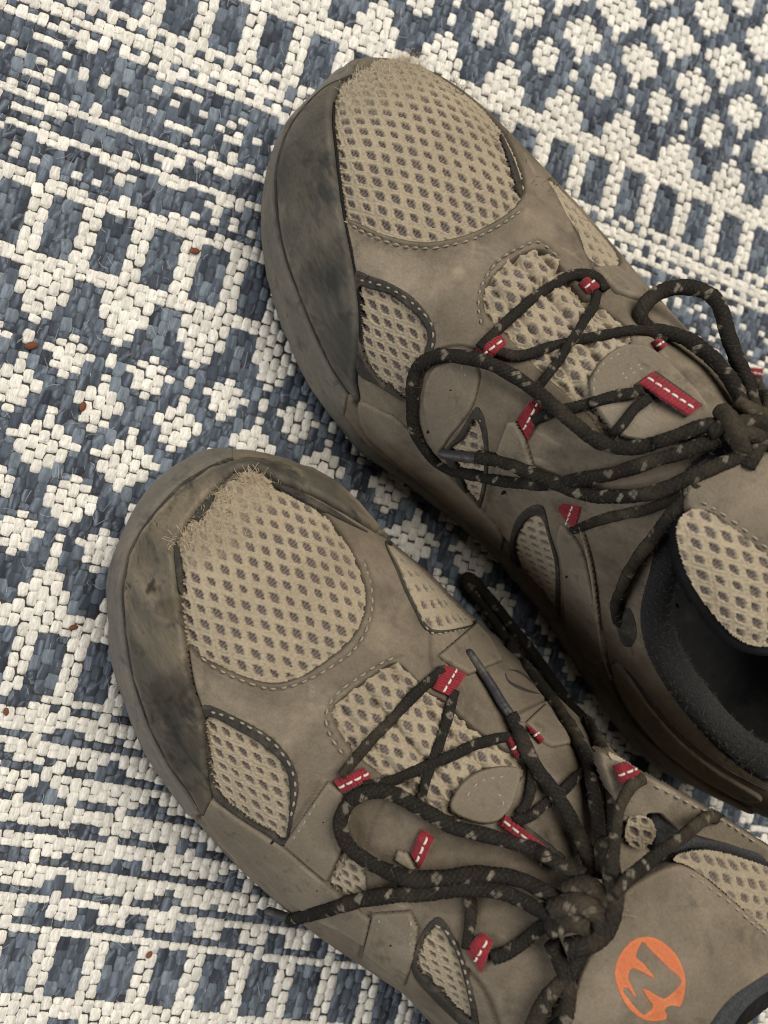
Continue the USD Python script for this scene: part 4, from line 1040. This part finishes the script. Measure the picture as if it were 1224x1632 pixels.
# ---------------------------------------------------------------- the left shoe (lower left in the photograph)
def build_left():
    S = B
    setdata(S.xf.GetPrim(), label='worn taupe hiking shoe nearer the lower left, torn toe and orange emblem on its tongue', category='shoe')
    op = opening_poly(S, [(176, -32), (190, -40), (212, -45), (240, -40), (262, -35), (277, -25), (282, -9), (277, 5), (262, 17), (240, 25), (212, 29), (190, 28), (176, 20), (170, -6)])
    toe = [(395, 757), (430, 768), (470, 788), (510, 818), (541, 855), (566, 897), (580, 947), (575, 985), (555, 1020), (520, 1050), (480, 1075), (440, 1086), (400, 1079), (350, 1058), (312, 1036), (300, 1012), (290, 960), (282, 905), (281, 872), (300, 840), (330, 805), (365, 775)]
    side = [(330, 1145), (375, 1164), (425, 1195), (455, 1230), (460, 1280), (452, 1338), (430, 1325), (400, 1310), (345, 1262), (333, 1200)]
    side_out = [(318, 1124), (380, 1144), (437, 1178), (470, 1222), (477, 1262), (466, 1315), (452, 1352), (420, 1330), (385, 1308), (338, 1270), (326, 1200)]
    vamp = [(532, 1140), (550, 1113), (595, 1080), (628, 1060), (652, 1078), (678, 1106), (705, 1120), (740, 1155), (790, 1190), (825, 1215), (830, 1235), (790, 1262), (742, 1298), (720, 1298), (695, 1290), (660, 1268), (610, 1232), (565, 1195)]
    right = [(619, 866), (662, 882), (712, 906), (738, 945), (757, 985), (742, 997), (690, 1001), (662, 962), (637, 905)]
    right_out = [(614, 860), (663, 879), (715, 903), (741, 943), (762, 987), (744, 1002), (687, 1008), (656, 965), (631, 909)]
    small = [(556, 1356), (574, 1372), (581, 1418), (552, 1434), (530, 1412), (538, 1378)]
    low = [(690, 1482), (702, 1481), (727, 1525), (742, 1580), (749, 1622), (735, 1618), (700, 1580), (668, 1546), (672, 1510)]
    low_out = [(686, 1466), (708, 1466), (738, 1520), (755, 1580), (764, 1645), (736, 1638), (690, 1595), (655, 1550), (664, 1500)]
    panels = [toe, side, vamp, right, small, low]
    seams = [([(283, 880), (292, 960), (300, 1040), (310, 1095), (326, 1150), (328, 1220), (322, 1300)], .55, 1.0),
             ([(335, 1270), (400, 1318), (455, 1352), (520, 1408), (590, 1465)], .5, .7),
             ([(510, 1245), (470, 1310), (450, 1345)], .4, .5),
             ([(640, 1240), (600, 1300), (585, 1345)], .35, .35),
             ([(592, 1452), (585, 1490), (577, 1520)], .5, .8),
             ([(650, 1455), (655, 1500), (640, 1560)], .4, .5),
             ([(684, 1012), (686, 1060), (700, 1085)], .4, .5),
             ([(820, 1140), (850, 1125), (875, 1115)], .4, .6),
             ([(700, 1160), (740, 1170), (775, 1190)], .35, .4),
             ([(745, 1540), (775, 1580), (800, 1640)], .5, .7)]
    creases = [([(470, 1090), (490, 1130), (515, 1170)], 3, .4), ([(600, 1030), (640, 1010), (680, 1005)], 5, .4)]
    st, st2 = STITCH[S.name]
    body(S, panels, op, seams + [(l, .32, .45) for l in st], creases)
    sole(S)
    collar(S, op)
    knit(S, 'toe_mesh', toe, fuzz=[(330, 830, 90), (390, 775, 70), (310, 870, 50)], bulge=.5)
    knit(S, 'side_mesh', side, scale=.92)
    pk = [([(575, 1090), (615, 1140), (665, 1200), (720, 1262)], 1.0, 1.4), ([(618, 1062), (660, 1110), (710, 1165), (770, 1225)], 1.0, 1.4), ([(545, 1130), (590, 1185), (640, 1240), (680, 1285)], .9, 1.1),
          ([(560, 1185), (610, 1150), (655, 1105)], .9, .8), ([(640, 1255), (700, 1200), (745, 1160)], .9, .8)]
    knit(S, 'tongue_mesh', vamp, pucker=pk, bulge=1.3, scale=.95)
    knit(S, 'side_mesh', right, scale=.9, sa=2.3)
    knit(S, 'side_mesh', small, scale=.75)
    knit(S, 'side_mesh', low, scale=.75)
    rand = [(374, 752), (400, 745), (425, 756), (450, 768), (500, 789), (550, 816), (600, 846), (650, 872), (690, 893), (700, 900), (660, 880), (612, 845), (575, 800), (540, 768), (500, 744), (450, 730), (390, 727), (330, 745), (285, 775), (250, 812), (222, 850), (205, 885), (196, 940), (199, 1005), (212, 1080), (238, 1160), (270, 1222), (300, 1262), (325, 1306), (338, 1278), (331, 1230), (328, 1185), (325, 1140), (308, 1095), (298, 1045), (293, 1000), (284, 940), (277, 872), (298, 832), (330, 792)]
    overlay(S, 'toe_rand', rand, M['rand_brown'], h=1.8, r=1.1, base=.8, edge=.22, smooth=False, worn=.5, scuffs=[(272, 968, 26, .6), (292, 1110, 70, .62), (300, 1190, 60, .68), (240, 930, 40, 1.2), (420, 745, 70, .85), (540, 800, 40, .85), (230, 1000, 50, 1.12), (330, 770, 40, 1.2)],
            grooves=[([(270, 862), (279, 900), (284, 960)], .8, .6), ([(480, 760), (478, 790)], .5, .6), ([(610, 838), (596, 860)], .5, .7), ([(330, 752), (290, 780), (262, 815)], 1.2, .5)])
    groove = [(372, 727), (330, 745), (285, 775), (250, 812), (222, 850), (205, 885), (196, 940), (199, 1005), (212, 1080), (238, 1160), (270, 1222), (300, 1264), (322, 1300)]
    overlay(S, 'toe_bumper', groove[::-1] + [(372, 700), (310, 715), (255, 750), (205, 805), (175, 860), (155, 925), (152, 990), (162, 1055), (180, 1115), (205, 1180), (240, 1250), (285, 1305)], M['sole'], h=.9, r=1.2, base=.7, edge=.08, smooth=False)
    overlay(S, 'rand_groove', band(groove, 5), M['trim'], h=.1, r=.3, base=2.0, res=.35, smooth=False)
    for gp in ([(276, 866), (283, 868), (289, 905), (290, 948), (282, 935), (277, 900)], [(306, 824), (322, 801), (342, 787), (334, 806), (318, 828)], [(432, 767), (470, 779), (520, 804), (560, 829), (590, 848), (556, 833), (514, 812), (466, 787)]):
        overlay(S, 'seam_gap', gp, M['trim'], h=.25, r=.3, base=1.35, res=.3)
    overlay(S, 'piping', side_out, M['trim'], h=.55, r=.7, holes=[curve(side, closed=True, n=5)], base=.9)
    overlay(S, 'piping', right_out, M['trim'], h=.5, r=.6, holes=[curve(right, closed=True, n=5)], base=.9)
    overlay(S, 'piping', low_out, M['trim'], h=.5, r=.6, holes=[curve(low, closed=True, n=5)], base=.9)
    overlay(S, 'piping', band([(804, 1068), (812, 1086), (835, 1098), (862, 1106)], 7), M['trim'], h=.4, r=.5, base=.9, smooth=False)
    overlay(S, 'piping', band([(806, 1066), (830, 1072), (856, 1094)], 6), M['trim'], h=.4, r=.5, base=.9, smooth=False)
    overlay(S, 'lower_rand_strip', [(335, 1272), (400, 1318), (455, 1352), (520, 1408), (592, 1466), (582, 1512), (545, 1490), (500, 1468), (450, 1432), (400, 1395), (350, 1345), (318, 1302)], M['tab'], h=1.0, base=1.0, smooth=False)
    overlay(S, 'eyelet_tab', [(522, 1243), (547, 1262), (560, 1300), (552, 1345), (522, 1408), (486, 1378), (450, 1346), (482, 1300)], M['tab'], h=1.4, smooth=False)
    overlay(S, 'eyelet_tab', [(697, 1044), (760, 990), (782, 1015), (804, 1053), (772, 1066), (748, 1077), (720, 1062)], M['tab'], h=1.6, smooth=False)
    overlay(S, 'eyelet_tab', [(592, 1455), (655, 1450), (668, 1480), (660, 1530), (645, 1575), (612, 1548), (577, 1518)], M['tab'], h=1.2, smooth=False)
    overlay(S, 'eyelet_tab', [(632, 1352), (650, 1358), (665, 1385), (655, 1392), (625, 1372)], M['tab'], h=1.3, smooth=False)
    overlay(S, 'eyelet_tab', [(836, 1150), (870, 1118), (905, 1165), (915, 1185), (880, 1192), (855, 1178)], M['tab'], h=1.1, smooth=False)
    overlay(S, 'tongue_tab', [(715, 1292), (726, 1258), (752, 1232), (790, 1220), (826, 1222), (830, 1245), (815, 1290), (790, 1312), (755, 1312)], M['tab'], h=2.2, base=1.3)
    stitches(S, st + st2)
    # tongue with the printed emblem
    pricks(S, [(515, 1311), (488, 1370), (622, 1508), (432, 1345), (505, 1420)])
    fl = Tongue(S, 100, 235, 8, 84, [(100, 82), (125, 88), (150, 92), (180, 92), (235, 84)], .004)
    flap = [(952, 1196), (975, 1198), (1022, 1229), (1075, 1257), (1127, 1286), (1169, 1310), (1235, 1352), (1300, 1395), (1300, 1425), (1235, 1385), (1160, 1350), (1116, 1338), (1075, 1325), (1050, 1300), (1035, 1300), (1020, 1320), (985, 1310), (968, 1255), (955, 1220)]
    overlay(S, 'inner_quarter', flap, M['leather'], h=1.6, r=1.2, zone=fl, base=0.0, smooth=False, worn=.5)
    knit(S, 'side_mesh', [(966, 1196), (985, 1205), (1010, 1222), (1000, 1222), (975, 1212)], zone=fl, lift=1.7, scale=.7, grow=.2)
    knit(S, 'mesh_patch', [(996, 1302), (1012, 1294), (1030, 1300), (1038, 1318), (1030, 1338), (1010, 1344), (992, 1330)], zone=fl, lift=2.2, scale=.8, grow=.3)
    stitches(S, [[(1040, 1250), (1090, 1276), (1150, 1306), (1210, 1346)]], 1.9, zone=fl)
    tg = Tongue(S, 140, 225, -48, 62, [(140, 90), (160, 99), (180, 104), (205, 104), (225, 99)], .0052)
    lea = [(895, 1650), (925, 1540), (965, 1480), (985, 1425), (1030, 1392), (1075, 1374), (1110, 1385), (1150, 1415), (1224, 1480), (1270, 1520), (1240, 1545), (1200, 1570), (1160, 1600), (1120, 1660), (1100, 1720), (900, 1720)]
    strip = [(1070, 1368), (1110, 1356), (1160, 1364), (1240, 1392), (1300, 1425), (1300, 1540), (1240, 1500), (1150, 1420), (1100, 1382)]
    overlay(S, 'tongue', [(890, 1700), (920, 1535), (960, 1475), (985, 1415), (1040, 1375), (1110, 1350), (1240, 1385), (1330, 1440), (1330, 1560), (1240, 1600), (1170, 1660), (1140, 1740), (900, 1740)], M['inside'], h=.2, zone=tg, base=-2.2, res=.9)
    overlay(S, 'tongue_padding', [(1300, 1508), (1224, 1530), (1180, 1560), (1145, 1592), (1115, 1640), (1090, 1720), (1150, 1720), (1165, 1660), (1195, 1610), (1250, 1575), (1320, 1560)], M['lining'], h=3.0, r=3.0, zone=tg, base=-1.6, color=(.045, .047, .05))
    overlay(S, 'tongue_padding', [(1038, 1290), (1056, 1286), (1085, 1312), (1118, 1328), (1160, 1336), (1240, 1352), (1300, 1370), (1300, 1420), (1235, 1390), (1160, 1362), (1110, 1354), (1070, 1364), (1042, 1350), (1032, 1320)], M['lining'], h=1.5, r=2.5, zone=tg, base=-2.5, color=(.040, .040, .042))
    knit(S, 'tongue_mesh', strip, zone=tg, lift=1.0, bulge=.8, scale=.9, grow=.5)
    overlay(S, 'tongue_leather', lea, M['leather'], h=1.7, r=1.4, zone=tg, base=.3)
    stitches(S, [[(1100, 1392), (1150, 1428), (1224, 1492)]], 2.1, zone=tg)
    k = 160 / 1224.0
    E_ = lambda L: np.array([(960 + x * k, 1470 + y * k) for x, y in L])
    disc = E_([(540, 165), (640, 180), (740, 230), (830, 305), (910, 390), (965, 490), (1005, 600), (1025, 710), (1015, 850), (990, 960), (950, 1045), (905, 1032), (845, 1025), (800, 1040), (770, 1075), (800, 1140), (785, 1185), (720, 1210), (610, 1215), (510, 1200), (420, 1150), (330, 1075), (250, 970), (195, 850), (155, 730), (140, 620), (155, 520), (195, 410), (260, 310), (340, 230), (430, 180)])
    mk = E_([(490, 245), (520, 265), (560, 325), (660, 420), (800, 560), (930, 670), (960, 720), (950, 755), (860, 845), (770, 920), (730, 920), (640, 870), (560, 820), (470, 790), (500, 860), (550, 940), (600, 1010), (605, 1050), (560, 1095), (505, 1125), (460, 1090), (380, 1000), (310, 910), (265, 850), (270, 810), (300, 805), (350, 870), (400, 930), (435, 950), (415, 880), (370, 780), (330, 700), (325, 650), (350, 580), (390, 570), (470, 610), (570, 660), (650, 705), (655, 680), (600, 610), (520, 510), (440, 440), (420, 410), (440, 340)])
    overlay(S, 'orange_emblem', disc, M['orange'], h=.22, r=.25, res=.22, zone=tg, base=1.95, holes=[mk], smooth=False, wob=.0, label='orange round emblem with a zigzag letter mark cut out')
    for qd in ([(690, 1097), (710, 1060), (745, 1072), (720, 1111)], [(532, 1245), (580, 1224), (592, 1241), (546, 1266)], [(655, 1362), (672, 1322), (693, 1335), (670, 1386)], [(808, 1180), (818, 1172), (832, 1200), (822, 1210)], [(838, 1160), (846, 1156), (870, 1178), (860, 1186)], [(742, 1512), (770, 1488), (786, 1500), (768, 1552)]):
        red_loop(S, tuple(qd), 1.5)
    red_loop(S, ((978, 1222), (1000, 1215), (1026, 1234), (990, 1250)), 3.2, zone=fl)
    red_loop(S, ((805, 1298), (898, 1370), (880, 1384), (797, 1316)), 3.4, n=44)
    overlay(S, 'loop_backing', [(820, 1298), (835, 1310), (905, 1366), (890, 1382), (850, 1350)], M['trim'], h=1.0, base=2.2, smooth=False)
    runs = [
        dict(pts=[(545, 1236, 1.4), (570, 1204, .8), (600, 1170, .4), (625, 1145, .3), (660, 1106, .4), (690, 1078, .9), (705, 1068, .8)], rad=1.8, flat=.75),
        dict(pts=[(580, 1252, 1.2), (605, 1250, .8), (635, 1240, .4), (680, 1222, .6), (720, 1204, 2.2), (760, 1186, .6), (800, 1175, .5), (824, 1176, .8)], rad=1.8, flat=.75),
        dict(pts=[(724, 1100, 1.0), (713, 1140, .4), (702, 1178, .4), (688, 1215, .5), (676, 1250, .4), (668, 1280, .3)], rad=1.7, flat=.75),
        dict(pts=[(958, 1212, 1.5), (938, 1224, 1.5), (918, 1238, 1.5), (905, 1252, 1.2), (885, 1270, 1.2), (865, 1284, 1.2), (842, 1302, 1.6), (815, 1310, 2)], rad=1.8, flat=.75),
        dict(pts=[(850, 1215, 1), (848, 1250, .8), (840, 1280, .8), (825, 1300, 1)], rad=1.8, flat=.75),
        # lace behind its plastic tip
        dict(pts=[(814, 1138, 3.2), (825, 1158, 3.2), (840, 1195, 3.0), (862, 1232, 3.2), (890, 1270, 3.6), (912, 1308, 4.2), (932, 1352, 5.4), (945, 1395, 7)], rad=2.3, flat=.92),
        # bow loop hanging over the inner side
        dict(pts=[(955, 1400, 8), (958, 1350, 7), (952, 1290, 6), (944, 1240, 5), (932, 1200, 4.5), (910, 1158, 4), (885, 1122, 3.5), (858, 1090, 3), (826, 1048, 2.5), (798, 1004, 2.0), (775, 968, 2.5), (752, 942, 3.0)], rad=2.35, flat=.92),
        dict(pts=[(752, 942, 3.0), (742, 922, 3.0), (755, 925, 4.0), (785, 960, 4.5), (815, 998, 4.6), (845, 1035, 4.8), (878, 1080, 5), (905, 1118, 5.2), (935, 1152, 5.5), (958, 1190, 6), (970, 1230, 6.5), (976, 1280, 7), (975, 1330, 7.5), (968, 1385, 9)], rad=2.35, flat=.92),
        # left bow loop
        dict(pts=[(930, 1395, 9), (900, 1380, 7.5), (855, 1356, 6), (805, 1338, 4.6), (755, 1326, 4.0), (712, 1313, 3.2), (682, 1296, 2.8), (650, 1277, 2.6), (615, 1262, 2.8), (580, 1264, 2.4), (556, 1280, 1.6), (543, 1308, 1.2), (550, 1340, 1.2), (574, 1366, 1.4), (610, 1385, 2.0), (650, 1400, 3.4), (700, 1400, 4.6), (750, 1394, 4.8), (800, 1394, 5), (840, 1405, 5.6), (880, 1428, 7), (915, 1450, 9)], rad=2.35, flat=.92),
        # free end reaching over the sole edge
        dict(pts=[(464, 1467, 40), (480, 1462, 47), (500, 1457, 54.5), (540, 1445, 66), (580, 1433, 73.5), (625, 1427, 78), (680, 1422, 82), (740, 1416, 86), (790, 1419, 90), (830, 1434, 93), (865, 1452, 97), (905, 1470, 101)], rad=2.25, flat=.95, mode='z'),
        # knot
        dict(pts=[(962, 1340, 8), (972, 1385, 11.5), (978, 1430, 13), (968, 1475, 12.5), (940, 1500, 10), (905, 1510, 6.5)], rad=2.9, flat=1.0),
        dict(pts=[(900, 1420, 8), (930, 1410, 11), (958, 1430, 12), (962, 1470, 11), (935, 1490, 9)], rad=2.9, flat=1.0),
        dict(pts=[(880, 1450, 8), (915, 1440, 12), (945, 1450, 13), (955, 1485, 10)], rad=2.9, flat=1.0),
        dict(pts=[(875, 1480, 7), (905, 1470, 10), (940, 1475, 12)], rad=2.7, flat=1.0),
        dict(pts=[(978, 1425, 109), (1000, 1402, 108), (1022, 1384, 107), (1051, 1360, 106), (1081, 1338, 104), (1105, 1319, 101), (1122, 1307, 98), (1138, 1304, 94), (1150, 1308, 88)], rad=2.0, flat=.8, mode='z'),
        dict(pts=[(1024, 1240, 93), (1006, 1253, 94), (990, 1278, 96), (983, 1304, 99), (978, 1345, 103), (974, 1395, 107)], rad=1.9, flat=.8, mode='z'),
        dict(pts=[(784, 1526, 1.2), (812, 1516, 1.4), (841, 1494, 2.2), (862, 1478, 4), (890, 1465, 7)], rad=2.0, flat=.8),
        dict(pts=[(742, 1405, 1.2), (750, 1440, 1), (748, 1475, 1), (744, 1510, 1.2)], rad=2.0, flat=.6),
        dict(pts=[(925, 1515, 7), (915, 1540, 6), (890, 1568, 4), (868, 1595, 3), (850, 1632, 2.5), (840, 1665, 2)], rad=2.3, flat=.85),
        dict(pts=[(880, 1500, 5), (895, 1535, 5), (905, 1580, 4.5), (900, 1640, 4)], rad=2.3, flat=.85),
    ]
    lace(S, runs, aglets=[dict(pts=[(744, 1036, 2.2), (760, 1058, 2.5), (785, 1095, 2.8), (800, 1120, 3), (815, 1141, 3.2)], rad=1.45), dict(pts=[(424, 1452, 31), (440, 1457, 34), (455, 1462, 37.5), (468, 1467, 41)], rad=1.5, mode='z')])
    fray(S, [(402, 762, 9, 6, 420, 1.7), (352, 790, 18, 7, 240, 1.1), (318, 826, 9, 9, 160, 1.2), (290, 858, 7, 6, 260, 1.6), (276, 862, 6, 6, 50, 2.2), (440, 772, 18, 4, 80, .9), (345, 825, 28, 22, 400, .7)], label='frayed tan fibres at the torn toe', lift=1.2)
    fray(S, [(968, 1425, 6, 14, 40, 2.6)], name='loose_light_fibres', color=(.42, .36, .26), seed=9, lift=11)

def crumbs():
    r = np.random.default_rng(4)
    spots = [((310, 400), 1.5, 'brown seed-like crumb on a cream stitch beside the blue blocks, left of the farther toe'), ((50, 551), 1.7, 'dark brown crumb in the blue trellis near the left edge'), ((132, 648), 1.4, 'rust red crumb at the edge of a cream diamond'),
             ((238, 1522), 1.1, 'small red brown crumb just above the bottom row of blue blocks'), ((10, 1134), 1.1, 'pale orange crumb at the left edge beside the dotted stripes'), ((117, 1000), 1.2, 'brown thread-like bit on cream yarn left of the nearer shoe'),]
    for (p, rad, lab) in spots:
        d = rays([p])[0]; w = np.array([0, 0, CAM_H]) + d * (CAM_H - .0006)
        m = trimesh.creation.icosphere(2, 1.0)
        v = m.vertices * [1.2, .75, .6] * (1 + .35 * noise2(m.vertices + 10 * r.random(3), 1.3, 61)[:, None]) * rad * MM
        a = r.uniform(0, 3); c, s = math.cos(a), math.sin(a)
        v = np.c_[v[:, 0] * c - v[:, 1] * s, v[:, 0] * s + v[:, 1] * c, v[:, 2]] + w
        put('/World', 'crumb', v, m.faces, M['crumb'], label=lab, category='crumb', group='crumbs lying on the rug')

build_rug()
build_right()
build_left()
crumbs()
